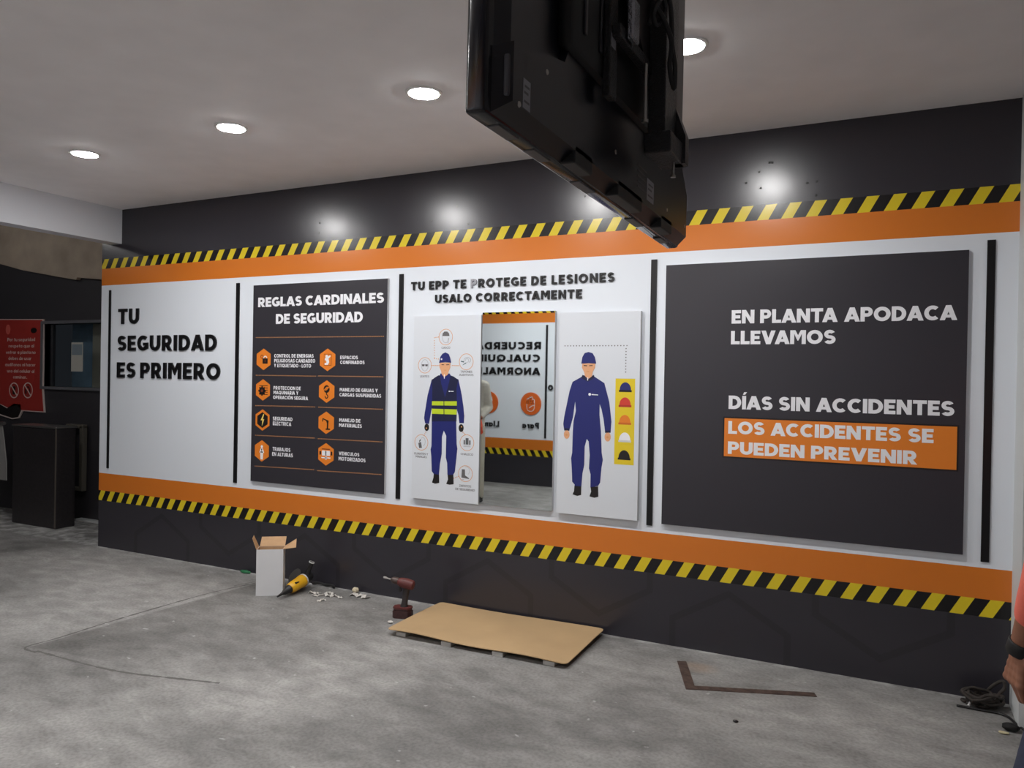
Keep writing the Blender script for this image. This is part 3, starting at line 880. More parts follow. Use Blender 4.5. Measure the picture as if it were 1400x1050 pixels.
# ---- helmet colour panel
x0, x1, z0, z1 = -1.880, -1.357, .719, 1.973
HP = thing('helmet_colour_panel', 'pale upright panel showing a worker beside five helmets on a yellow strip', 'wall panel', (x0, 0, z0))
put('panel', board_box(x0, x1, z0, z1, yf), [M_PBOARD, M_EDGE], HP)
Q6 = Print(yf, 760, 470, .11429)
bm = NB()
Q6.poly(bm, [(330, 380), (290, 405), (200, 455), (165, 560), (100, 870), (88, 960), (100, 1035), (160, 1040), (175, 990), (205, 880), (230, 690), (240, 800), (212, 920), (203, 1040), (195, 1300), (182, 1370), (190, 1500), (195, 1650), (225, 1685), (222, 1705), (305, 1710), (318, 1550), (340, 1450), (345, 1230), (370, 1138), (392, 1170), (405, 1330), (395, 1490), (415, 1560), (413, 1720), (505, 1700), (530, 1660), (545, 1490), (562, 1390), (548, 1300), (540, 1050), (522, 850), (524, 720), (545, 780), (570, 900), (590, 1060), (655, 1062), (665, 930), (640, 700), (580, 470), (480, 405), (440, 380)], 0)
Q6.poly(bm, [(102, 1005), (164, 1012), (160, 1040), (100, 1037)], 1, T); Q6.poly(bm, [(586, 1038), (656, 1036), (655, 1064), (590, 1066)], 1, T)
Q6.poly(bm, [(318, 372), (345, 380), (385, 425), (430, 385), (455, 372), (465, 405), (395, 450), (375, 450), (305, 410)], 1, T)
Q6.disc(bm, 130, 1085, .0265, 2, T, sx=.72); Q6.disc(bm, 620, 1115, .0275, 2, T, sx=.72)
Q6.disc(bm, 128, 1090, .007, 6, 2 * T); Q6.disc(bm, 618, 1118, .007, 6, 2 * T)
Q6.poly(bm, [(222, 1700), (305, 1705), (302, 1808), (255, 1820), (200, 1800), (218, 1760)], 4, T); Q6.poly(bm, [(415, 1715), (505, 1705), (508, 1830), (460, 1842), (402, 1825), (422, 1770)], 4, T)
Q6.poly(bm, [(318, 235), (472, 235), (470, 285), (442, 335), (432, 390), (385, 422), (348, 385), (340, 340), (312, 285)], 2, 2 * T)
Q6.poly(bm, [(305, 238), (318, 160), (345, 112), (390, 98), (440, 112), (468, 160), (484, 238), (395, 232)], 0, 3 * T)
Q6.poly(bm, [(335, 255), (375, 258), (375, 268), (335, 265)], 4, 3 * T); Q6.poly(bm, [(400, 258), (440, 255), (440, 265), (400, 268)], 4, 3 * T); Q6.poly(bm, [(365, 328), (402, 328), (396, 338), (370, 338)], 6, 3 * T)
Q6.poly(bm, [(375, 402), (388, 402), (386, 440), (377, 440)], 5, 3 * T)
Q6.disc(bm, 405, 605, .0085, 5, T); Q6.poly(bm, [(428, 600), (505, 608), (505, 617), (428, 613)], 5, T)
tag(put('worker_illustration', bm, mats_fig, HP), 'printed worker in plain navy overalls and helmet')
bm = NB(); 
ya, yb_ = Q6.p(715, 415), Q6.p(930, 1455)
box(bm, (ya.x, yf - T, yb_.z), (yb_.x, yf, ya.z))
ys = put('yellow_strip', bm, M_PYELLOW, HP)
for (x, z), m_, nm in (((832, 518), M_PN, 'blue'), ((828, 698), M_PRED, 'red'), ((825, 908), M_PO, 'orange'), ((824, 1118), M_PW, 'white'), ((817, 1330), M_PK, 'black')):
    c = Q6.p(x, z)
    bm = NB()
    prism(bm, [(c.x - .040, yf - T, c.z - .030), (c.x + .040, yf - T, c.z - .030), (c.x + .040, yf - T, c.z - .018), (c.x - .040, yf - T, c.z - .018)], (0, -T, 0), 1)
    prism(bm, [(c.x + .0355 * math.cos(math.pi * i / 14), yf - T, c.z - .0185 + .047 * math.sin(math.pi * i / 14)) for i in range(15)], (0, -T, 0), 0)
    rim = {'blue': M_PK, 'red': mat('deep red print', (176, 46, 38), .5), 'orange': mat('deep orange print', (206, 104, 30), .5), 'white': mat('off white print', (204, 206, 210), .5), 'black': M_PK}[nm]
    tag(put('helmet_print', bm, [m_, rim], ys), f'printed {nm} helmet')
bm = NB(); Q6.dots(bm, (110, 25), (850, 22), 22, w=.0032); Q6.dots(bm, (840, 58), (835, 338), 9, w=.0032)
put('dotted_line', bm, M_PG, HP)

# ---- mirror
bm = NB(); box(bm, (-2.436, -.024, .724), (-1.915, -.0005, 1.987))
bm.faces.ensure_lookup_table()
for f in bm.faces:
    f.material_index = 0 if f.calc_center_median().y < -.0235 else 1
tag(put('mirror', bm, [mat('mirror silver', (222, 228, 228), 0.015, metal=1.0), M_EDGE], loc=(-2.436, 0, .724)), 'tall frameless mirror hanging between the two worker panels', 'mirror')

# ================================================================= OPPOSITE WALL (seen in the mirror)
def opp_line(words, xs, xe, z0, z1, label_of, group, **k):
    raised_letters(words, -xs, -xe, z0, z1, opp_pt(YO + .016), (0, -.0158, 0), label_of, group, **k)
GO = 'raised letters on the opposite wall'
oz = lambda w_: (lambda ch, w, o: f'black raised letter {ch}, {o} letter of {w} {w_}')
opp_line(['RECUERDA'], -4.612, -5.70, 2.000, 2.106, oz('on the opposite wall'), GO)
opp_line(['CUALQUIER'], -4.625, -5.80, 1.815, 1.921, oz('on the opposite wall'), GO)
opp_line(['ANORMALIDAD'], -4.615, -6.03, 1.622, 1.728, oz('on the opposite wall'), GO)
opp_line(['Para'], -4.622, -4.885, .838, .925, oz('under the hand disc'), GO)
opp_line(['Llama'], -5.275, -5.63, .838, .925, oz('under the telephone disc'), GO)
bm = NB(); box(bm, (-4.536, YO + .0002, .70), (-4.504, YO + .008, 2.35), .001)
tag(put('divider_bar', bm, M_BAR, loc=(-4.52, YO, .7)), 'thin black upright bar beside RECUERDA on the opposite wall', 'divider bar')
M_DISC = mat('orange acrylic disc', (216, 100, 38), 0.35)
def opp_disc(x, z, label, kind):
    t = thing('icon_disc', label, 'icon disc', (x, YO, z), 0, 'orange icon discs on the opposite wall')
    bm = NB(); lathe(bm, (0, .0003, 0), (0, 1, 0), [(0, .167), (.010, .167), (.012, .165)], 48); put('disc', bm, M_DISC, t, local=True)
    bm = NB()
    def ln(pts, w=.0045):
        for a, b in zip(pts, pts[1:]):
            a, b = Vector((a[0], 0, a[1])), Vector((b[0], 0, b[1]))
            d = (b - a).normalized(); n = Vector((-d.z, 0, d.x)) * w
            y = Vector((0, .0122, 0))
            prism(bm, [a - n - d * w + y, b - n + d * w + y, b + n + d * w + y, a + n - d * w + y], (0, .0012, 0))
    if kind == 'hand':
        ln([(.06, -.0), (.06, -.06), (.045, -.095), (.015, -.11), (-.02, -.11), (-.05, -.095), (-.062, -.06), (-.062, .05)])
        for i, (u0, u1, h_) in enumerate(((.06, .03, .07), (.03, 0, .105), (0, -.031, .1), (-.031, -.062, .08))):
            ln([(u0, -.0), (u0, h_ - .015), ((u0 + u1) / 2, h_), (u1, h_ - .015), (u1, 0)])
        ln([(.055, -.02), (.02, -.03), (-.02, -.06)])
    else:
        ln([(.02, .1), (.06, .08), (.07, .03), (.055, .0), (.07, -.03), (.05, -.06), (.03, -.07), (.02, -.1), (-.05, -.1), (-.06, -.02), (-.07, .04), (-.03, .1), (.02, .1)])
        ln([(-.085, -.04), (-.105, -.07), (-.085, -.1)]); ln([(-.07, -.055), (-.08, -.07), (-.07, -.085)])
    put('icon_line', bm, M_PW, t, local=True)
opp_disc(-4.757, 1.198, 'orange disc with a raised hand outline on the opposite wall', 'hand')
opp_disc(-5.465, 1.198, 'orange disc with a head outline on the opposite wall', 'head')
bm = NB()
for po in arc_pieces(-4.447, 1.44, .040, .040, 0, 360, .022, 24): prism(bm, [(a, YO + .0003, b) for a, b in po], (0, .012, 0))
tag(put('wall_ring', bm, M_LETTER, loc=(-4.447, YO, 1.44)), 'small black ring fixed to the opposite wall beyond the bar', 'ring')
# ================================================================= ANNEX: TURNSTILE, BARRIER, RED SIGN
M_STEEL = mat('dark brushed steel', (66, 62, 64), 0.38, metal=0.6, noise=0.12, scale=40)
M_STEELT = mat('bright steel edge', (170, 168, 166), 0.3, metal=0.9)
M_OLIVE = mat('dull painted tube', (96, 92, 84), 0.5)
t = thing('turnstile', 'dark steel turnstile cabinet standing under the red sign', 'turnstile', (-7.7, .42, 0))
bm = NB(); box(bm, (-8.03, .254, 0), (-7.325, .46, .985), .012); put('cabinet', bm, M_STEEL, t)
bm = NB(); box(bm, (-8.04, .246, .985), (-7.315, .468, 1.005), .006); put('top_plate', bm, M_STEELT, t)
bm = NB(); box(bm, (-7.333, .248, .01), (-7.321, .260, .984), .002); put('corner_strip', bm, mat('worn steel edge', (120, 112, 104), .4, metal=.7), t)
bm = NB()
for x in (-7.74, -7.53):
    box(bm, (x - .025, .645, .33), (x + .03, .70, .99), .008)
box(bm, (-7.78, .645, .96), (-7.50, .70, 1.0), .008); box(bm, (-7.80, .645, .31), (-7.50, .70, .35), .008)
box(bm, (-7.78, .455, .62), (-7.74, .66, .66)); put('guard_frame', bm, M_OLIVE, t)
t = thing('access_barrier', 'pale grey barrier wing with steel rails beyond the turnstile cabinet', 'barrier', (-8.55, .27, 0))
bm = NB(); box(bm, (-8.75, .22, 0), (-8.62, .36, 1.05), .012); put('post', bm, M_STEEL, t)
bm = NB(); rod(bm, (-8.65, .27, 1.0), (-8.165, .25, 1.005), .017); rod(bm, (-8.65, .27, .115), (-8.15, .25, .12), .014)
put('rail', bm, M_STEELT, t, smooth=True)
bm = NB(); prism(bm, [(-8.62, .27, .42), (-8.145, .26, .42), (-8.15, .26, .60), (-8.20, .262, .84), (-8.24, .264, .99), (-8.62, .27, .99)], (0, .012, 0)); put('wing_panel', bm, mat('grey wing plastic', (140, 138, 136), .5), t)

M_SIGN = mat('red sign print', (158, 46, 40), 0.5)
M_SIGNW = mat('sign white print', (206, 190, 184), 0.5)
SG = thing('red_notice_sign', 'large red cut-out notice with two prohibition circles above the turnstile', 'sign', (-8.7, YB, 1.1))
S_ = Print(YB - .02, 0, 420, .17143)
def sgn(pts, lift=0.0, n=(0, .014, 0)):
    return [S_.p(*q) - Vector((0, lift, 0)) for q in pts]
outline = [(-330, 95), (345, 95), (345, 400), (340, 640), (355, 840), (178, 828), (150, 885), (95, 893), (0, 862), (-330, 830)]
bm = NB(); prism(bm, sgn(outline), (0, .0145, 0)); put('board', bm, M_SIGNW, SG)
bm = NB(); prism(bm, sgn([(-324, 101), (338, 101), (338, 400), (333, 640), (347, 832), (170, 820), (140, 780), (60, 800), (0, 770), (-324, 760)]), (0, -T, 0)); put('red_face', bm, M_SIGN, SG)
bm = NB(); prism(bm, sgn([(-324, 764), (0, 774), (55, 806), (110, 768), (165, 775), (168, 824), (145, 876), (98, 884), (0, 852), (-324, 824)]), (0, -T, 0)); put('black_figure_print', bm, M_PK, SG)
for txt, xl, xr, yb in (('Por tu seguridad', 60, 280, 272), ('respeta que al', 70, 272, 322), ('entrar a planta no', 50, 284, 372), ('debes de usar', 68, 250, 420), ('audífonos ni hacer', 42, 284, 470), ('uso del celular al', 58, 274, 520), ('caminar.', 105, 214, 568)):
    bm = NB(); S_.text(bm, txt, xl, yb, yb - 26, xr, 0, T, .17, gap=.14, space=.5); put('notice_text', bm, M_SIGNW, SG)
for cx in (112, 222):
    bm = NB()
    c = S_.p(cx, 663); y = YB - .02 - T
    for po in arc_pieces(c.x, c.z, .088, .088, 0, 360, .012, 28): prism(bm, [(a, y, b) for a, b in po], (0, -T, 0), 0)
    prism(bm, [(c.x - .062, y - T, c.z + .052), (c.x - .052, y - T, c.z + .062), (c.x + .062, y - T, c.z - .052), (c.x + .052, y - T, c.z - .062)], (0, -T, 0), 0)
    if cx == 112: box(bm, (c.x - .025, y - T, c.z - .045), (c.x + .025, y, c.z + .045), mi=1)
    else:
        for po in arc_pieces(c.x, c.z, .04, .045, 0, 180, .012, 10): prism(bm, [(a, y, b) for a, b in po], (0, -T, 0), 1)
        box(bm, (c.x - .045, y - T, c.z - .04), (c.x - .022, y, c.z + .01), mi=1); box(bm, (c.x + .022, y - T, c.z - .04), (c.x + .045, y, c.z + .01), mi=1)
    put('prohibition_symbol', bm, [M_SIGNW, M_PK], SG)
bm = NB()
c = S_.p(65, 178); ellipsoid(bm, (c.x, YB - .021, c.z), (.045, .0012, .055)); put('crest_mark', bm, mat('dull pink print', (196, 92, 82), .5), SG)
bm = NB(); c = S_.p(270, 185); ellipsoid(bm, (c.x, YB - .021, c.z), (.055, .0012, .03)); put('logo_mark', bm, M_PK, SG)
# a lamp of the annex, above and left of the picture
t = thing('unseen_tube_light', 'white tube light fixed under the dark ceiling of the side area', 'ceiling light', (-8.3, -1.6, 3.35))
bm = NB(); box(bm, (-8.9, -1.65, 3.31), (-7.7, -1.55, 3.349), .004); put('housing', bm, M_RING, t)
bm = NB(); rod(bm, (-8.88, -1.6, 3.29), (-7.72, -1.6, 3.29), .018); put('tube', bm, mat('tube lamp', (255, 244, 228), .4, emit=55.0), t)
t = thing('unseen_tube_light', 'unseen tube light added to brighten the room behind the dark window', 'ceiling light', (-7.7, 1.25, 3.35))  # unseen fill lamp, added so the blind behind the window shows
bm = NB(); box(bm, (-8.1, 1.22, 3.31), (-7.3, 1.30, 3.349), .004); put('housing', bm, M_RING, t)
bm = NB(); rod(bm, (-8.08, 1.26, 3.29), (-7.32, 1.26, 3.29), .018); put('tube', bm, mat('added fill tube', (255, 244, 228), .4, emit=9.0), t)
bm = NB(); box(bm, (-7.60, .655, 0), (-7.2, .715, .02)); tag(put('pale_strip', bm, M_PALE), 'short pale strip lying along the wall foot behind the turnstile', 'strip')

# ================================================================= HANGING SCREEN
M_TV = mat('black screen plastic', (18, 19, 27), 0.3)
M_TVM = mat('matt black plastic', (17, 17, 20), 0.55)
M_TVG = mat('black glossy bezel', (30, 30, 36), 0.15)
M_POLE = mat('black crinkle enamel', (26, 26, 30), 0.3, bump=0.5, scale=260)
M_LAB = mat('grey label', (150, 150, 158), 0.5)
M_SCREW = mat('zinc screw', (175, 172, 168), 0.3, metal=0.9)
y0, y1, zb, zt = -3.458, -2.318, 1.936, 2.660
TV = thing('hanging_screen', 'big black flat screen hung from the ceiling, seen from its back', 'screen', (-.52, -2.87, zb))
# bezel frame as a closed tray with eased corners
def yz_prism(bm, pts, xa, xb, mi=0, bev=0.0):
    n0 = len(bm.faces)
    prism(bm, [(xa, y, z) for y, z in pts], (xb - xa, 0, 0), mi)
bm = NB(); box(bm, (-.548, y0, zb), (-.512, y1, zt), .008, seg=3); put('bezel', bm, M_TVG, TV, smooth=True)
bm = NB(); box(bm, (-.5492, y0 + .014, zb + .018), (-.547, y1 - .014, zt - .014)); put('display_glass', bm, mat('dark display glass', (8, 8, 10), .06), TV)
# shallow back cover
bm = NB()
P0 = [(y0 + .02, zb + .03), (y1 - .02, zb + .03), (y1 - .02, zt - .02), (y0 + .02, zt - .02)]
P1 = [(y0 + .05, zb + .05), (y1 - .05, zb + .05), (y1 - .05, zt - .05), (y0 + .05, zt - .05)]
va = [bm.verts.new((-.513, a, b)) for a, b in P0]; vb = [bm.verts.new((-.497, a, b)) for a, b in P1]
bm.faces.new(va[::-1]); bm.faces.new(vb)
for i in range(4): bm.faces.new((va[i], va[(i + 1) % 4], vb[(i + 1) % 4], vb[i]))
BC = put('back_cover', bm, M_TV, TV)
# thick lower housing that climbs from the near corner
bm = NB()
pts0 = [(y0 + .018, zb + .004), (y1 - .012, zb + .004), (y1 - .012, zb + .13), (y1 - .16, zb + .30), (y0 + .30, zb + .30), (y0 + .22, zb + .155), (y0 + .018, zb + .105)]
cy = sum(p[0] for p in pts0) / len(pts0); cz = sum(p[1] for p in pts0) / len(pts0)
pts1 = [(cy + (a - cy) * .965, cz + (b - cz) * .90 + .006) for a, b in pts0]
va = [bm.verts.new((-.514, a, b)) for a, b in pts0]; vb = [bm.verts.new((-.484, a, b)) for a, b in pts1]
bm.faces.new(va); bm.faces.new(vb[::-1])
for i in range(len(va)): bm.faces.new((va[i], va[(i + 1) % len(va)], vb[(i + 1) % len(va)], vb[i]))
LH = put('lower_housing', bm, M_TV, TV)
# electronics bump with ribs
bm = NB(); box(bm, (-.50, -3.235, 2.12), (-.468, -2.58, 2.60), .012); BUMP = put('electronics_cover', bm, M_TVM, TV, smooth=True)
for yy in (-3.18, -3.10):
    bm = NB(); box(bm, (-.470, yy - .006, 2.16), (-.463, yy + .006, 2.56), .002); put('rib', bm, M_TV, BUMP)
# sockets and recesses along the lower edge
for a, b in ((-3.40, -3.33), (-3.27, -3.20), (-3.06, -2.97), (-2.72, -2.63), (-2.48, -2.41)):
    bm = NB(); box(bm, (-.540, a, zb - .002), (-.518, b, zb + .004), .0015)
    put('vent_cover', bm, mat('dark grey plastic', (58, 58, 62), .45), TV)
for a, b in ((-3.17, -3.08), (-2.93, -2.76), (-2.60, -2.50)):
    bm = NB(); box(bm, (-.512, a, zb + .001), (-.484, b, zb + .035), .003)
    put('cable_recess', bm, M_TVM, TV)
bm = NB(); box(bm, (-.4985, -3.43, zb + .03), (-.488, -3.41, zb + .095), .004); put('corner_clip', bm, mat('grey clip', (74, 74, 80), .35), TV)
# labels and screws
def sticker(y, z, w, h, x, lab=None, par=None):
    bm = NB(); box(bm, (x - .0005, y - w / 2, z - h / 2), (x + .0004, y + w / 2, z + h / 2), mi=0)
    box(bm, (x, y - w * .36, z - h * .3), (x + .0007, y + w * .36, z - h * .22), mi=1); box(bm, (x, y - w * .36, z), (x + .0007, y + w * .2, z + h * .08), mi=1); box(bm, (x, y - w * .3, z + h * .22), (x + .0007, y + w * .36, z + h * .3), mi=1)
    tag(put('sticker', bm, [M_LAB, M_PG], par or TV), lab)
sticker(-3.375, 1.985, .026, .046, -.4838, 'small grey sticker near the lower corner')
sticker(-2.70, 2.00, .055, .05, -.4836, 'square code-free rating sticker')
bm = NB()
for k in range(5): box(bm, (-.484, -2.80, 2.035 - k * .012), (-.4832, -2.73 - .01 * (k % 2), 2.038 - k * .012))
put('rating_text', bm, M_PG, TV)
for a, b in ((-3.40, 1.962), (-3.30, 2.05), (-2.95, 2.02), (-2.55, 1.99), (-2.37, 1.985)):
    bm = NB(); lathe(bm, (-.4845, a, b), (1, 0, 0), [(0, .005), (.002, .004)], 12); put('screw', bm, M_SCREW, TV)
TV.location = (TV.location.x - .037, TV.location.y, TV.location.z)
TV.rotation_euler.x = -.017   # hangs a touch lower at its far end
# mounting bars and bracket on the back
MB_ = thing('ceiling_mount', 'black ceiling pole with bracket arms holding the hanging screen', 'screen mount', (-.45, -2.81, ZC))
bm = NB(); box(bm, (-.478, -2.872, 2.06), (-.440, -2.775, ZC - .012), .003); put('pole', bm, M_POLE, MB_)
bm = NB(); box(bm, (-.56, -2.95, ZC - .014), (-.34, -2.68, ZC - .0005), .003); put('ceiling_plate', bm, M_POLE, MB_)
bm = NB(); box(bm, (-.482, -2.885, 2.03), (-.424, -2.745, 2.075), .004)
prism(bm, [(-.445, -2.785, 2.03), (-.418, -2.785, 2.03), (-.418, -2.785, 2.09), (-.440, -2.785, 2.15)], (0, .03, 0)); put('foot_bracket', bm, M_POLE, MB_)
for yy in (-3.06, -2.68):
    bm = NB(); box(bm, (-.505, yy - .02, 2.09), (-.489, yy + .02, 2.65), .003); put('mount_rail', bm, M_POLE, MB_)
bm = NB(); prism(bm, [(-.489, -3.02, 2.33), (-.489, -2.86, 2.18), (-.489, -2.86, 2.62), (-.489, -3.02, 2.62)], (.012, 0, 0)); put('gusset_plate', bm, mat('dark brown enamel', (38, 33, 35), .4), MB_)
bm = NB(); box(bm, (-.489, -3.075, 2.38), (-.471, -2.66, 2.42), .003); box(bm, (-.489, -3.075, 2.20), (-.471, -2.66, 2.225), .003); put('cross_bar', bm, M_POLE, MB_)
bm = NB(); box(bm, (-.471, -3.045, 2.205), (-.456, -3.005, 2.285), .004); put('steel_tab', bm, mat('bright plated steel', (150, 152, 160), .25, metal=1.0, bump=.3, scale=200), MB_)
bm = NB(); rod(bm, (-.466, -2.93, 2.085), (-.466, -2.93, 2.20), .0035); lathe(bm, (-.466, -2.93, 2.08), (0, 0, 1), [(0, .007), (.006, .007)], 10); put('bolt', bm, M_SCREW, MB_)
bm = NB(); rod(bm, (-.44, -2.80, 2.0), (-.44, -2.80, 2.035), .003); lathe(bm, (-.44, -2.80, 1.997), (0, 0, 1), [(0, .006), (.005, .006)], 10); put('bolt', bm, M_SCREW, MB_)
for yy, zz in ((-3.065, 2.30), (-3.065, 2.195)):
    bm = NB(); box(bm, (-.4895, yy - .012, zz - .012), (-.4885, yy + .012, zz + .012)); tag(put('white_tag', bm, M_LAB, MB_), 'small pale tag')
bm = NB()
tube(bm, catmull([(-.46, -2.90, 2.40), (-.425, -2.91, 2.33), (-.42, -2.90, 2.24), (-.415, -2.895, 2.20), (-.42, -2.88, 2.16), (-.425, -2.90, 2.20), (-.42, -2.91, 2.25), (-.44, -2.95, 2.30), (-.45, -2.97, 2.26)], 8), .005)
tube(bm, catmull([(-.455, -2.98, 2.31), (-.435, -2.95, 2.33), (-.43, -2.92, 2.31), (-.44, -2.94, 2.27), (-.44, -2.97, 2.28), (-.43, -2.95, 2.32)], 8), .0045)
tag(put('hanging_cable', bm, M_TVM, loc=(-.44, -2.9, 2.3)), 'black cable looped around the ceiling pole of the screen', 'cable')

# ================================================================= THINGS ON THE FLOOR
# open white carton
M_CARD = mat('kraft cardboard', (186, 150, 112), 0.8, noise=0.08, scale=25)
M_CARDW = mat('white carton face', (214, 214, 216), 0.6, noise=0.02, scale=8)
W, D, Hh = .182, .115, .325
t = thing('carton', 'tall white carton with open brown flaps standing by the wall', 'carton', (-3.972, -.455, 0), math.radians(36))
bm = NB()
box(bm, (0, 0, 0), (W, .003, Hh), mi=0); box(bm, (0, D - .003, 0), (W, D, Hh), mi=0); box(bm, (0, .003, 0), (.003, D - .003, Hh), mi=0); box(bm, (W - .003, .003, 0), (W, D - .003, Hh), mi=0)
box(bm, (.003, .003, .0), (W - .003, D - .003, .004), mi=1)
for a, b in (((.003, .0031, .1), (W - .003, .0042, Hh - .001)), ((.003, D - .0042, .1), (W - .003, D - .0031, Hh - .001)), ((.0031, .004, .1), (.0042, D - .004, Hh - .001)), ((W - .0042, .004, .1), (W - .0031, D - .004, Hh - .001))):
    box(bm, a, b, mi=1)
put('body', bm, [M_CARDW, M_CARD], t, local=True)
def flap(pts, thick, lab=None):
    bm = NB(); prism(bm, pts, thick); put('flap', bm, M_CARD, t, local=True)
flap([(.006, D - .002, Hh), (W - .002, D - .002, Hh), (W - .002, D + .075, Hh + .05), (.008, D + .072, Hh + .05)], (0, .001, .003))
flap([(W - .001, .004, Hh), (W - .001, D - .006, Hh), (W + .078, D - .012, Hh + .05), (W + .085, .012, Hh + .008)], (0, 0, .003))
flap([(.001, .004, Hh), (.001, D - .004, Hh), (-.034, D - .006, Hh + .08), (-.028, .012, Hh + .075)], (-.003, 0, .001))

# angle grinder lying against the wall
M_GY = mat('grinder yellow plastic', (222, 168, 30), 0.4)
M_GB = mat('tool black rubber', (28, 27, 28), 0.5)
M_GS = mat('tool grey metal', (130, 128, 126), 0.35, metal=0.8)
A, B = Vector((-3.775, -.405, .034)), hit(416.5, 792, 1, -.17)
d = (B - A).normalized(); L = (B - A).length
t = thing('angle_grinder', 'yellow and black angle grinder lying beside the white carton', 'angle grinder', (-3.78, -.3, 0))
bm = NB(); lathe(bm, A, d, [(L * (.30 + .62 * k), r) for k, r in ((0, .024), (.08, .036), (.3, .041), (.7, .042), (.9, .047), (1, .044))], 20); put('motor_body', bm, M_GY, t, smooth=True)
bm = NB(); lathe(bm, A, d, [(-.05, .006), (0, .010), (.02, .018), (L * .28, .024), (L * .31, .031)], 16); put('tail_sleeve', bm, M_GB, t, smooth=True)
bm = NB(); lathe(bm, A + d * L * .95, d, [(0, .042), (.015, .044), (.03, .038), (.07, .032), (.085, .02)], 18); put('gear_head', bm, M_GB, t, smooth=True)
bm = NB(); lathe(bm, A + d * L * .915, d, [(0, .0455), (.010, .0465)], 20); tag(put('collar', bm, mat('pale ring', (200, 200, 200), .4), t, smooth=True), 'pale collar ring')
s_ = Vector((-.25, -.75, .6)).normalized()
dc = hit(405, 789, 1, -.16)
bm = NB(); lathe(bm, dc, s_, [(0, .020), (.012, .056), (.016, .058), (.019, .058)], 28); put('disc_guard', bm, M_GS, t, smooth=True)
bm = NB(); rod(bm, dc, A + d * (L + .03), .02); put('spindle_neck', bm, M_GB, t, smooth=True)
h0 = A + d * (L + .02) + Vector((0, 0, .015)); tip = hit(426.5, 768, 1, -.13); hd = (tip - h0).normalized(); hl = (tip - h0).length
bm = NB(); lathe(bm, h0, hd, [(0, .012), (.02, .020), (.035, .017), (hl - .015, .0165), (hl - .004, .020), (hl, .012)], 16); put('side_handle', bm, M_GB, t, smooth=True)
bm = NB(); lathe(bm, h0 + hd * (hl - .008), hd, [(0, .0207), (.007, .0207)], 18); tag(put('handle_ring', bm, mat('pale ring', (200, 200, 200), .4), t), 'pale ring at the handle tip')
bm = NB(); q_ = A + d * L * .6 + Vector((.03, -.02, .024)); box(bm, (q_.x - .008, q_.y - .018, q_.z - .008), (q_.x + .004, q_.y + .018, q_.z + .006), .002); put('switch', bm, M_GB, t)

# cordless drill standing on its battery
M_DR = mat('maroon tool plastic', (92, 42, 40), 0.5, noise=0.25, scale=60)
M_DB = mat('dusty black rubber', (48, 42, 42), 0.6, noise=0.2, scale=70)
t = thing('cordless_drill', 'maroon cordless drill standing upright on its battery near the brown board', 'drill', (-2.815, -.335, 0), math.atan2(-.28, -.96))
# local x points along the bit
def slab(bm, z0, z1, a, b, r, shift=0.0, mi=0):
    lo = [(-a + r, -b), (a - r, -b), (a, -b + r), (a, b - r), (a - r, b), (-a + r, b), (-a, b - r), (-a, -b + r)]
    prism(bm, [(x + shift, y, z0) for x, y in lo], (0, 0, z1 - z0), mi)
bm = NB(); slab(bm, 0, .045, .062, .040, .018); slab(bm, .045, .058, .056, .034, .016); put('battery', bm, mat('dark maroon casing', (62, 36, 35), .5, noise=.3, scale=60), t, local=True)
bm = NB(); slab(bm, .058, .070, .060, .037, .018); put('base', bm, M_DR, t, local=True)
bm = NB(); lathe(bm, (-.008, 0, .068), (-.12, 0, .99), [(0, .027), (.02, .021), (.06, .019), (.10, .021), (.125, .026)], 18, sx=.82); put('grip', bm, M_DB, t, local=True, smooth=True)
bm = NB(); lathe(bm, (-.072, 0, .208), (1, 0, 0.2), [(0, .022), (.008, .031), (.05, .034), (.085, .030), (.105, .024), (.11, .020)], 20); put('motor_body', bm, M_DR, t, local=True, smooth=True)
bm = NB(); lathe(bm, (.035, 0, .230), (1, 0, .2), [(0, .021), (.008, .024), (.035, .021), (.05, .010)], 18); put('chuck', bm, mat('worn chuck metal', (92, 80, 76), .4, metal=.6), t, local=True, smooth=True)
bm = NB(); lathe(bm, (.082, 0, .2395), (1, 0, .2), [(0, .0045), (.03, .0045), (.031, .007), (.05, .007), (.055, .004)], 10); put('bit', bm, M_SCREW, t, local=True)
bm = NB(); box(bm, (.012, -.008, .165), (.03, .008, .196), .004); put('trigger', bm, M_GB, t, local=True)

# brown board on pale blocks
M_KRAFT = mat('brown hardboard', (182, 153, 114), 0.6, noise=0.1, scale=2.2)
zt_ = .036
FLc, BLc, BRc, FRc = Vector((-2.70, -.675, zt_)), Vector((-2.715, -.03, zt_)), Vector((-1.55, -.02, zt_)), Vector((-1.54, -.655, zt_))
bm = NB()
def brow(u, v):
    p = FLc.lerp(FRc, u).lerp(BLc.lerp(BRc, u), v)
    p.z += .007 * math.sin(u * 9.2 + .4) * (1 - v) ** 2 + .004 * math.sin(u * 5 + v * 3)
    if u < .08: p.z += .010 * (1 - u / .08) * (1 - v) * 0 
    # rounded corners
    cu, cv = min(u, 1 - u) * 1.15, min(v, 1 - v) * .65
    r = .035
    if cu < r and cv < r:
        du, dv = r - cu, r - cv
        L = math.hypot(du, dv)
        if L > r:
            k = (L - r) / L
            p.x += (1 if u < .5 else -1) * du * k
            p.y += (1 if v < .5 else -1) * dv * k
    return p
us = [0, .01, .02, .03] + [.03 + .94 * i / 30 for i in range(1, 30)] + [.97, .98, .99, 1]
vs = [0, .012, .03, .05] + [.05 + .9 * i / 10 for i in range(1, 10)] + [.95, .97, .988, 1]
top = [[bm.verts.new(brow(u, v)) for v in vs] for u in us]
bot = [[bm.verts.new(brow(u, v) - Vector((0, 0, .004))) for v in vs] for u in us]
nu, nv = len(us), len(vs)
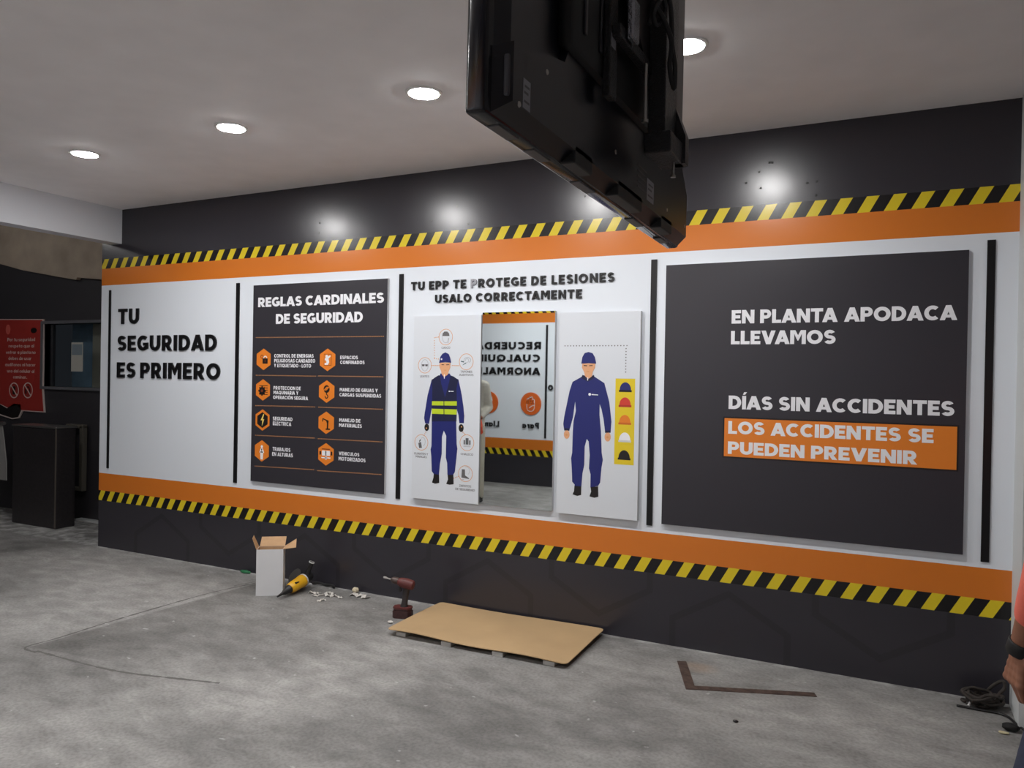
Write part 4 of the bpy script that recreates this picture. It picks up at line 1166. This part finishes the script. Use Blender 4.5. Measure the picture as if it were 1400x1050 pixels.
for i in range(nu - 1):
    for j in range(nv - 1):
        bm.faces.new((top[i][j], top[i + 1][j], top[i + 1][j + 1], top[i][j + 1])); bm.faces.new((bot[i][j], bot[i][j + 1], bot[i + 1][j + 1], bot[i + 1][j]))
for i in range(nu - 1):
    bm.faces.new((top[i][0], bot[i][0], bot[i + 1][0], top[i + 1][0])); bm.faces.new((top[i][-1], top[i + 1][-1], bot[i + 1][-1], bot[i][-1]))
for j in range(nv - 1):
    bm.faces.new((top[0][j], top[0][j + 1], bot[0][j + 1], bot[0][j])); bm.faces.new((top[-1][j], bot[-1][j], bot[-1][j + 1], top[-1][j + 1]))
tag(put('brown_sheet', bm, M_KRAFT, smooth=True, loc=(-2.7, -.675, 0)), 'wide brown hardboard sheet lying on pale blocks at the wall foot', 'board')
M_FOAM = mat('pale foam block', (186, 184, 180), 0.8)
for (x, y), w_ in (((-2.615, -.640), 'nearest the drill'), ((-2.29, -.655), 'second from the drill'), ((-1.956, -.652), 'third from the drill'), ((-1.648, -.64), 'farthest from the drill')):
    bm = NB(); box(bm, (x - .034, y - .006, 0), (x + .034, y + .05, .0245), .002)
    tag(put('spacer_block', bm, M_FOAM, loc=(x, y, 0)), f'pale spacer block under the brown sheet, {w_}', 'block', 'pale blocks under the brown sheet')
for (x, y), w_ in (((-2.55, -.10), 'nearest the drill'), ((-1.7, -.10), 'farthest from the drill')):
    bm = NB(); box(bm, (x - .034, y - .02, 0), (x + .034, y + .03, .0245), .002)
    tag(put('spacer_block', bm, M_FOAM, loc=(x, y, 0)), f'pale spacer block under the wall side of the brown sheet, {w_}', 'block', 'pale blocks under the brown sheet')

# steel square
M_RUST = mat('rusty steel', (92, 76, 70), 0.6, metal=0.4, noise=0.4, scale=25)
c0 = Vector((-.912, -.598, 0)); e1 = Vector((.595, .225, 0)).normalized(); e2 = Vector((-e1.y, e1.x, 0))
bm = NB()
w_ = .048
pts = [c0, c0 + e1 * .64, c0 + e1 * .64 + e2 * w_ , c0 + e1 * .05 + e2 * w_, c0 + e1 * .05 + e2 * .39, c0 + e2 * .39]
prism(bm, [p + Vector((0, 0, .0005)) for p in pts], (0, 0, .003))
sq = put('framing_square', bm, M_RUST, loc=c0)
tag(sq, 'rusty steel L-shaped framing square lying flat on the concrete', 'framing square')
bm = NB()
for i in range(1, 36):
    p = c0 + e1 * (.017 * i) + e2 * .002
    prism(bm, [p + Vector((0, 0, .0035)), p + e1 * .0015 + Vector((0, 0, .0035)), p + e1 * .0015 + e2 * (.014 if i % 4 else .022) + Vector((0, 0, .0035)), p + e2 * (.014 if i % 4 else .022) + Vector((0, 0, .0035))], (0, 0, .0004))
put('scale_mark', bm, M_PK, sq)

# paper scraps, crumpled
M_PAPER = mat('scrap paper', (206, 202, 196), 0.8)
SCR = [(-3.658, -.208, .09, .02, .2, 'long white paper curl nearest the grinder'), (-3.60, -.245, .08, .018, .7, 'white paper curl lying across the others by the grinder'), (-3.533, -.21, .075, .022, -.3, 'white paper curl in the middle of the scraps'),
       (-3.50, -.32, .06, .022, 1.0, 'short white paper curl nearest the floor middle'), (-3.56, -.16, .07, .03, .1, 'folded white scrap at the wall side of the curls'), (-3.46, -.20, .10, .012, -.2, 'thin white strip trailing towards the wall'),
       (-3.37, -.10, .09, .05, .3, 'flat white scrap below the pale lump'), (-3.29, -.115, .07, .04, -.4, 'flat white scrap farthest from the grinder')]
for k, (x, y, L, w_, rz, lab) in enumerate(SCR):
    random.seed(k)
    bm = NB()
    n = 8
    rows = []
    for i in range(n + 1):
        u = i / n - .5
        z = .004 + .010 * (math.sin(i * 1.3 + k) ** 2)
        off = .25 * w_ * math.sin(i * .9 + k)
        rows.append([bm.verts.new((u * L, off - w_ / 2, z * (1 + .6 * math.sin(k + i)))), bm.verts.new((u * L, off + w_ / 2, z)), bm.verts.new((u * L, off + w_ / 2, z - .0035)), bm.verts.new((u * L, off - w_ / 2, z * (1 + .6 * math.sin(k + i)) - .0035))])
    for a, b in zip(rows, rows[1:]):
        for i in range(4): bm.faces.new((a[i], a[(i + 1) % 4], b[(i + 1) % 4], b[i]))
    bm.faces.new(rows[0][::-1]); bm.faces.new(rows[-1])
    zmin = min(v.co.z for v in bm.verts)
    bmesh.ops.translate(bm, verts=bm.verts, vec=(0, 0, -zmin + .0003))
    o = put('paper_scrap', bm, M_PAPER); o.location = (x, y, 0); o.rotation_euler = (0, 0, rz)
    tag(o, lab, 'paper scrap', 'white paper scraps between grinder and drill')
def lump(name, x, y, r, m, lab, cat, seed, sq_=.8):
    random.seed(seed)
    bm = NB(); bmesh.ops.create_icosphere(bm, subdivisions=3, radius=1)
    for v in bm.verts:
        k = 1 + .16 * math.sin(v.co.x * 4 + seed) * math.cos(v.co.y * 5) + random.uniform(-.06, .06)
        v.co = Vector((v.co.x * r[0] * k, v.co.y * r[1] * k, v.co.z * r[2] * k))
    zmin = min(v.co.z for v in bm.verts)
    bmesh.ops.translate(bm, verts=bm.verts, vec=(0, 0, -zmin))
    o = put(name, bm, m, smooth='all'); o.location = (x, y, 0)
    return tag(o, lab, cat)
lump('putty_lump', -3.42, -.05, (.025, .021, .019), mat('pale putty', (196, 184, 158), .85), 'pale round lump against the wall foot past the paper scraps', 'lump', 3)
lump('green_film_scrap', -4.50, -.035, (.05, .018, .012), mat('green film', (40, 110, 70), .5), 'small green film scrap at the wall foot before the carton', 'scrap', 5)
lump('plaster_crumb', -2.811, -.475, (.02, .014, .008), M_PAPER, 'small white plaster crumb in front of the drill', 'crumb', 6)
lump('plaster_chip', .47, -.39, (.022, .012, .005), mat('cream chip', (196, 186, 150), .8), 'cream chip on the floor in front of the pale pillar', 'chip', 7)
lump('black_scrap', .50, -.345, (.035, .022, .018), mat('black cloth', (20, 20, 21), .8), 'small black scrap on the floor by the pale pillar', 'scrap', 9)
lump('dark_crumb', hit(806, 938, 2, 0).x * 0 - .62, -.86, (.012, .008, .006), M_PK, 'tiny dark crumb on the bare floor below the square', 'crumb', 10)
bm = NB(); tube(bm, catmull([(-3.83, -.03, .012), (-3.78, -.025, .02), (-3.72, -.02, .014), (-3.66, -.022, .018), (-3.62, -.04, .012)], 6), [.010] * 25); tag(put('cable_scrap', bm, M_GB, smooth=True, loc=(-3.74, -.03, 0)), 'short black cable end at the wall foot behind the grinder', 'cable')
bm = NB(); rod(bm, (.352, -.135, .006), (.372, -.105, .045), .0055); tag(put('white_plug', bm, mat('white plastic', (214, 214, 214), .5), loc=(.36, -.12, 0)), 'small white plastic stub leaning on the dark cable heap', 'plug')
# heap of dark cable at the end of the wall
M_CABLE = mat('dusty dark cable', (50, 44, 40), 0.8, noise=0.3, scale=60)
random.seed(12)
bm = NB()
for k in range(11):
    cx, cy, rr = .405 + .008 * (k % 3), -.085 - .004 * k, random.uniform(.05, .085)
    pts = []
    ph = random.uniform(0, 6)
    for i in range(15):
        a = ph + i * .46
        pts.append((cx + rr * 1.05 * math.cos(a) + random.uniform(-.012, .012), min(-.012, cy + rr * .62 * math.sin(a) + random.uniform(-.01, .01)), .010 + .0058 * k + .014 * math.sin(a * 2 + k)))
    tube(bm, catmull([(x, y, max(.007, z)) for x, y, z in pts], 4), .0068, 8)
tube(bm, catmull([(.44, -.05, .07), (.47, -.06, .11), (.50, -.07, .13), (.505, -.075, .10), (.48, -.08, .06), (.50, -.09, .03)], 6), .008, 8)
CABLE2 = NB()
tube(CABLE2, catmull([(.30, -.16, .007), (.40, -.165, .007), (.50, -.18, .007), (.58, -.335, .007), (.85, -.36, .007)], 6), .006, 8)
tag(put('floor_cable', CABLE2, M_GB, smooth='all', loc=(.30, -.16, 0)), 'thin black cable lying along the floor past the pale pillar', 'cable')
tag(put('cable_heap', bm, M_CABLE, smooth='all', loc=(.41, -.08, 0)), 'dusty dark cable heap at the wall foot by the pale pillar', 'cable')
#SECTION3
# ================================================================= PEOPLE
def limb(bm, pts, rad, seg=16, squash=1.0):
    pts = [Vector(p) for p in pts]
    for i in range(len(pts) - 1):
        d = pts[i + 1] - pts[i]
        lathe(bm, pts[i], d, [(0, rad[i]), (d.length, rad[i + 1])], seg, sx=squash)
    for p, r in zip(pts, rad):
        ellipsoid(bm, p, (r, r, r), seg=seg)

def loft(bm, rings, seg=24):
    """rings: (centre, half width, half depth, turn) stacked upward"""
    R = []
    for c, rx, ry, a in rings:
        c = Vector(c)
        R.append([bm.verts.new(c + Matrix.Rotation(a, 3, 'Z') @ Vector((math.copysign(abs(math.cos(t)) ** .8, math.cos(t)) * rx, math.copysign(abs(math.sin(t)) ** .8, math.sin(t)) * ry, 0))) for t in [2 * math.pi * i / seg for i in range(seg)]])
    for a, b in zip(R, R[1:]):
        for i in range(seg):
            bm.faces.new((a[i], a[(i + 1) % seg], b[(i + 1) % seg], b[i]))
    bm.faces.new(R[0][::-1]); bm.faces.new(R[-1])

def blend(name, bm, m, parent, size, it=6):
    """closed shapes grown together into one continuous skin"""
    bmesh.ops.recalc_face_normals(bm, faces=bm.faces)
    me = bpy.data.meshes.new('tmp'); bm.to_mesh(me); bm.free()
    o = bpy.data.objects.new('tmp', me); COL.objects.link(o)
    r = o.modifiers.new('r', 'REMESH'); r.mode = 'VOXEL'; r.voxel_size = size
    sm = o.modifiers.new('s', 'SMOOTH'); sm.factor = .5; sm.iterations = it
    bpy.context.view_layer.update()
    out = bpy.data.meshes.new_from_object(o.evaluated_get(bpy.context.evaluated_depsgraph_get()))
    bpy.data.objects.remove(o); bpy.data.meshes.remove(me)
    out.name = name
    out.materials.clear(); out.materials.append(m)
    for f in out.polygons: f.use_smooth = True
    ob = bpy.data.objects.new(name, out); COL.objects.link(ob); ob.parent = parent
    return ob

def hand(bm, wrist, down, back, curl, side):
    """palm, four unequal bent fingers and a thumb; back = normal of the back of the hand, curl = bend of each joint in degrees"""
    w, d, o = Vector(wrist), Vector(down).normalized(), Vector(back).normalized()
    f = d.cross(o).normalized() * side          # towards the index finger
    o = (o - d * o.dot(d)).normalized()
    for k in range(5):                          # palm
        t = k / 4
        c = w + d * (.012 + .075 * t)
        for j in range(4):
            u = (j - 1.5) / 1.5
            ellipsoid(bm, c + f * u * (.018 + .012 * t), (.0145, .0145, .0145), seg=10)
    lens = ((.040, .025, .020), (.044, .029, .022), (.041, .027, .021), (.033, .020, .018))
    for k, L in enumerate(lens):
        u = (1.5 - k) / 1.5
        p = w + d * (.092 - .006 * abs(k - 1)) + f * u * .031 + o * .003
        pts, a = [p], 0.0
        for j in range(3):
            a += math.radians(curl[j] + 4 * k)
            p = p + (d * math.cos(a) - o * math.sin(a)) * L[j]
            pts.append(p)
        limb(bm, pts, [.0105 - .0006 * k, .0092 - .0005 * k, .0082 - .0004 * k, .0070], 10)
    p0 = w + d * .028 + f * .030 - o * .006     # thumb leaves the side of the palm
    p1 = p0 + (d * .55 + f * .62 - o * .45).normalized() * .038
    p2 = p1 + (d * .85 + f * .12 - o * .6).normalized() * .030
    p3 = p2 + (d * .8 - f * .18 - o * .6).normalized() * .024
    limb(bm, [w + d * .02 + f * .015, p0, p1, p2, p3], [.017, .0155, .0115, .0100, .0078], 10)

def head(bm, c, face):
    """skull, jaw, nose, ears, brow; face = direction the person looks (level)"""
    f = Vector(face).normalized(); s = Vector((f.y, -f.x, 0)); c = Vector(c)
    rot = Matrix((s, f, (0, 0, 1))).transposed()
    ellipsoid(bm, c + Vector((0, 0, .03)) - f * .012, (.075, .095, .092), rot, 20)
    ellipsoid(bm, c + f * .018 - Vector((0, 0, .045)), (.058, .070, .072), rot, 18)
    ellipsoid(bm, c + f * .055 - Vector((0, 0, .098)), (.026, .022, .018), rot, 12)
    limb(bm, [c + f * .085 + Vector((0, 0, .012)), c + f * .103 - Vector((0, 0, .030))], [.009, .014], 10)
    for k in (-1, 1):
        ellipsoid(bm, c + s * .074 * k - Vector((0, 0, .012)) - f * .005, (.012, .020, .033), rot, 12)
        ellipsoid(bm, c + s * .03 * k + f * .083 + Vector((0, 0, .022)), (.022, .010, .007), rot, 10)
    ellipsoid(bm, c + f * .083 - Vector((0, 0, .062)), (.024, .010, .007), rot, 10)

def face_parts(root, c, face, hair_m, parent):
    f = Vector(face).normalized(); s = Vector((f.y, -f.x, 0)); c = Vector(c)
    rot = Matrix((s, f, (0, 0, 1))).transposed()
    for k in (-1, 1):
        bm = NB(); ellipsoid(bm, c + s * .03 * k + f * .082 + Vector((0, 0, .004)), (.012, .007, .007), rot, 12)
        put('eye', bm, mat('eye dark', (40, 30, 26), .2), parent, smooth='all', local=True)
    bm = NB(); ellipsoid(bm, c + Vector((0, 0, .045)) - f * .02, (.082, .100, .092), rot, 20)
    for v in list(bm.verts):
        q = v.co - c
        if q.dot(f) > .035 and q.z < .085: v.co -= f * .03
        if q.z < -.01: v.co.z = c.z - .01 + (q.z + .01) * .3
    put('hair', bm, hair_m, parent, smooth='all', local=True)

def make_person(label, base, face, P, shirt_m, trouser_m, shoe_m, skin_m, sleeve_end=.86, fine=.006):
    """P: joints in metres relative to base; face = level direction of the chest"""
    t = thing('person', label, 'person', base)
    a = math.atan2(-Vector(face).x, Vector(face).y)
    V = lambda k: Vector(P[k])
    bm = NB()
    pel, chest, neck = V('pelvis'), V('chest'), V('neck')
    loft(bm, [(pel + Vector((0, 0, -.08)), .145, .10, a), (pel + Vector((0, 0, .02)), .165, .115, a), (pel.lerp(chest, .4), .140, .100, a), (pel.lerp(chest, .75), .160, .112, a), (chest + Vector((0, 0, .06)), .170, .112, a), (neck + Vector((0, 0, -.05)), .13, .08, a), (neck, .062, .06, a)])
    limb(bm, [neck - Vector((0, 0, .03)), V('head') - Vector((0, 0, .06))], [.062, .055])
    head(bm, V('head'), P.get('look', face))
    for k in 'lr':
        limb(bm, [V('shoulder_' + k), V('elbow_' + k), V('wrist_' + k)], [.056, .042, .028])
        fo = V('elbow_' + k).lerp(V('wrist_' + k), .3)
        limb(bm, [V('elbow_' + k), fo, V('wrist_' + k)], [.040, .043, .027])
        hand(bm, V('wrist_' + k), P['hand_' + k][0], P['hand_' + k][1], P['hand_' + k][2], P['hand_' + k][3])
        limb(bm, [V('hip_' + k), V('knee_' + k), V('ankle_' + k)], [.085, .055, .038])
        toe = V('toe_' + k)
        limb(bm, [V('ankle_' + k) - Vector((0, 0, .03)), toe], [.036, .030])
    body = blend('body', bm, skin_m, t, fine, 3)
    face_parts(t, V('head'), P.get('look', face), mat('black hair', (26, 22, 20), .6), t)
    # shirt
    bm = NB()
    loft(bm, [(pel + Vector((0, 0, -.04)), .180, .130, a), (pel + Vector((0, 0, .06)), .178, .130, a), (pel.lerp(chest, .45), .162, .122, a), (pel.lerp(chest, .8), .178, .130, a), (chest + Vector((0, 0, .06)), .186, .128, a), (neck + Vector((0, 0, -.045)), .15, .095, a), (neck + Vector((0, 0, .015)), .078, .074, a)])
    for k in 'lr':
        e, w = V('elbow_' + k), V('wrist_' + k)
        limb(bm, [chest.lerp(V('shoulder_' + k), .6) + Vector((0, 0, .06)), V('shoulder_' + k), e, e.lerp(w, sleeve_end)], [.075, .070, .056, .043])
    blend('shirt', bm, shirt_m, t, .010, 5)
    # trousers
    bm = NB()
    loft(bm, [(pel + Vector((0, 0, -.10)), .150, .115, a), (pel + Vector((0, 0, -.02)), .176, .126, a), (pel + Vector((0, 0, .06)), .168, .122, a)])
    for k in 'lr':
        limb(bm, [V('hip_' + k), V('hip_' + k).lerp(V('knee_' + k), .5), V('knee_' + k), V('knee_' + k).lerp(V('ankle_' + k), .5), V('ankle_' + k) + Vector((0, 0, .0))], [.102, .092, .074, .068, .062])
    blend('trousers', bm, trouser_m, t, .010, 5)
    for k in 'lr':
        bm = NB()
        an, toe = V('ankle_' + k), V('toe_' + k)
        d = (toe - an); d.z = 0; d = d.normalized()
        b0 = Vector((an.x, an.y, .035)); b1 = Vector((toe.x, toe.y, .033))
        limb(bm, [an + Vector((0, 0, .02)), b0 + Vector((0, 0, .02)), b0 - d * .035], [.052, .052, .034])
        limb(bm, [b0 + Vector((0, 0, .012)), b0.lerp(b1, .55) + Vector((0, 0, .006)), b1], [.046, .046, .032])
        box(bm, (b0.x - .03, b0.y - .03, .004), (b0.x + .03, b0.y + .03, .03))
        for q in (b0 - d * .03, b0, b0.lerp(b1, .5), b1):
            ellipsoid(bm, Vector((q.x, q.y, .016)), (.044, .044, .015))
        blend('shoe', bm, shoe_m, t, .008, 3)
    return t

M_SKIN = mat('brown skin', (136, 90, 68), 0.55, noise=0.06, scale=40)
# person at the edge of the picture, arm hanging
face = Vector((-.25, 1, 0)).normalized()
PA = dict(pelvis=(.0, 0, .95), chest=(.0, .0, 1.30), neck=(0, 0, 1.50), head=(.0, .03, 1.66), look=(-.1, 1, 0),
          shoulder_l=(-.185, -.01, 1.42), elbow_l=(-.205, -.05, 1.13), wrist_l=(-.253, .03, .885),
          shoulder_r=(.185, .01, 1.42), elbow_r=(.235, -.02, 1.13), wrist_r=(.25, .06, .88),
          hip_l=(-.095, -.01, .90), knee_l=(-.235, -.13, .52), ankle_l=(-.25, -.22, .09), toe_l=(-.29, -.05, .03),
          hip_r=(.095, .01, .90), knee_r=(.11, .10, .50), ankle_r=(.11, .12, .09), toe_r=(.10, .29, .03),
          hand_l=((-.13, .05, -1), (-.93, -.36, 0), (24, 52, 40), -1), hand_r=((0, .1, -1), (1, 0, 0), (18, 30, 22), 1))
BA = Vector((.556, -2.15, 0))
pa = make_person('person in coral shirt and dark blue jeans, arm hanging beside the pale pillar', BA, face, PA,
                 mat('coral work shirt', (226, 110, 92), 0.8, noise=.05, scale=20), mat('dark blue denim', (40, 46, 66), 0.85, noise=.15, scale=80), mat('black work shoe', (28, 27, 27), .5), M_SKIN, sleeve_end=.60, fine=.0045)
w_, e_ = Vector(PA['wrist_l']), Vector(PA['elbow_l'])
bm = NB(); dd = (w_ - e_).normalized(); lathe(bm, e_.lerp(w_, .93) - dd * .005, dd, [(0, .0315), (.003, .0335), (.032, .0335), (.036, .0315)], 20)
tag(put('wristband', bm, mat('black wristband', (18, 18, 19), .6), pa, local=True, smooth=True), 'black wristband')
hc = w_ + Vector((-.13, .05, -1)).normalized() * .100 - Vector((-.93, -.36, 0)).normalized() * .041
bm = NB(); ff = Vector((-.13, .05, -1)).cross(Vector((-.93, -.36, 0))).normalized()
lathe(bm, BA + hc - ff * .075, ff, [(0, .010), (.004, .0155), (.12, .0155), (.125, .012), (.15, .009)], 16)
tag(put('handheld_tool', bm, mat('orange tool plastic', (224, 86, 40), .4), smooth=True, loc=BA + hc), 'small orange handled tool held in the hanging hand of the person', 'hand tool')

# person standing far behind, seen at the mirror's edge
PBj = dict(pelvis=(0, 0, .98), chest=(0, 0, 1.34), neck=(0, 0, 1.55), head=(0, .02, 1.71),
           shoulder_l=(-.185, 0, 1.46), elbow_l=(-.24, -.05, 1.18), wrist_l=(-.22, .08, .96),
           shoulder_r=(.185, 0, 1.46), elbow_r=(.195, -.10, 1.19), wrist_r=(.19, .10, 1.07),
           hip_l=(-.09, 0, .92), knee_l=(-.10, .02, .50), ankle_l=(-.10, 0, .09), toe_l=(-.12, .17, .03),
           hip_r=(.09, 0, .92), knee_r=(.13, .02, .50), ankle_r=(.13, 0, .09), toe_r=(.15, .17, .03),
           hand_l=((0, .1, -1), (-1, 0, 0), (18, 30, 22), -1), hand_r=((-.3, .5, -.8), (.9, .3, 0), (45, 70, 50), 1))
BB = Vector((-4.775, -4.02, 0))
M_GREYW = mat('pale grey workwear', (186, 182, 172), 0.85, noise=.06, scale=18)
pb = make_person('person in pale grey workwear facing the wall, seen at the mirror edge', BB, (0, 1, 0), PBj, M_GREYW, mat('beige grey work trousers', (172, 166, 152), 0.85, noise=.06, scale=18), mat('black work shoe', (28, 27, 27), .5), M_SKIN, sleeve_end=.85, fine=.006)
gc = Vector(PBj['wrist_r']) + Vector((-.3, .5, -.8)).normalized() * .10 + Vector((.06, .03, -.01))
bm = NB(); limb(bm, [BB + gc + Vector((0, 0, .05)), BB + gc, BB + gc - Vector((-.01, 0, .05))], [.030, .042, .034])
for k in range(4): limb(bm, [BB + gc + Vector((.012, -.03 + .02 * k, -.03)), BB + gc + Vector((.024, -.036 + .024 * k, -.105 + .008 * abs(k - 1.5)))], [.013, .010], 10)
g_ = put('work_glove', bm, mat('orange red glove', (222, 84, 52), .8), smooth='all', loc=BB + gc)
tag(g_, 'orange red work gloves held at the hip of the person in grey', 'gloves')
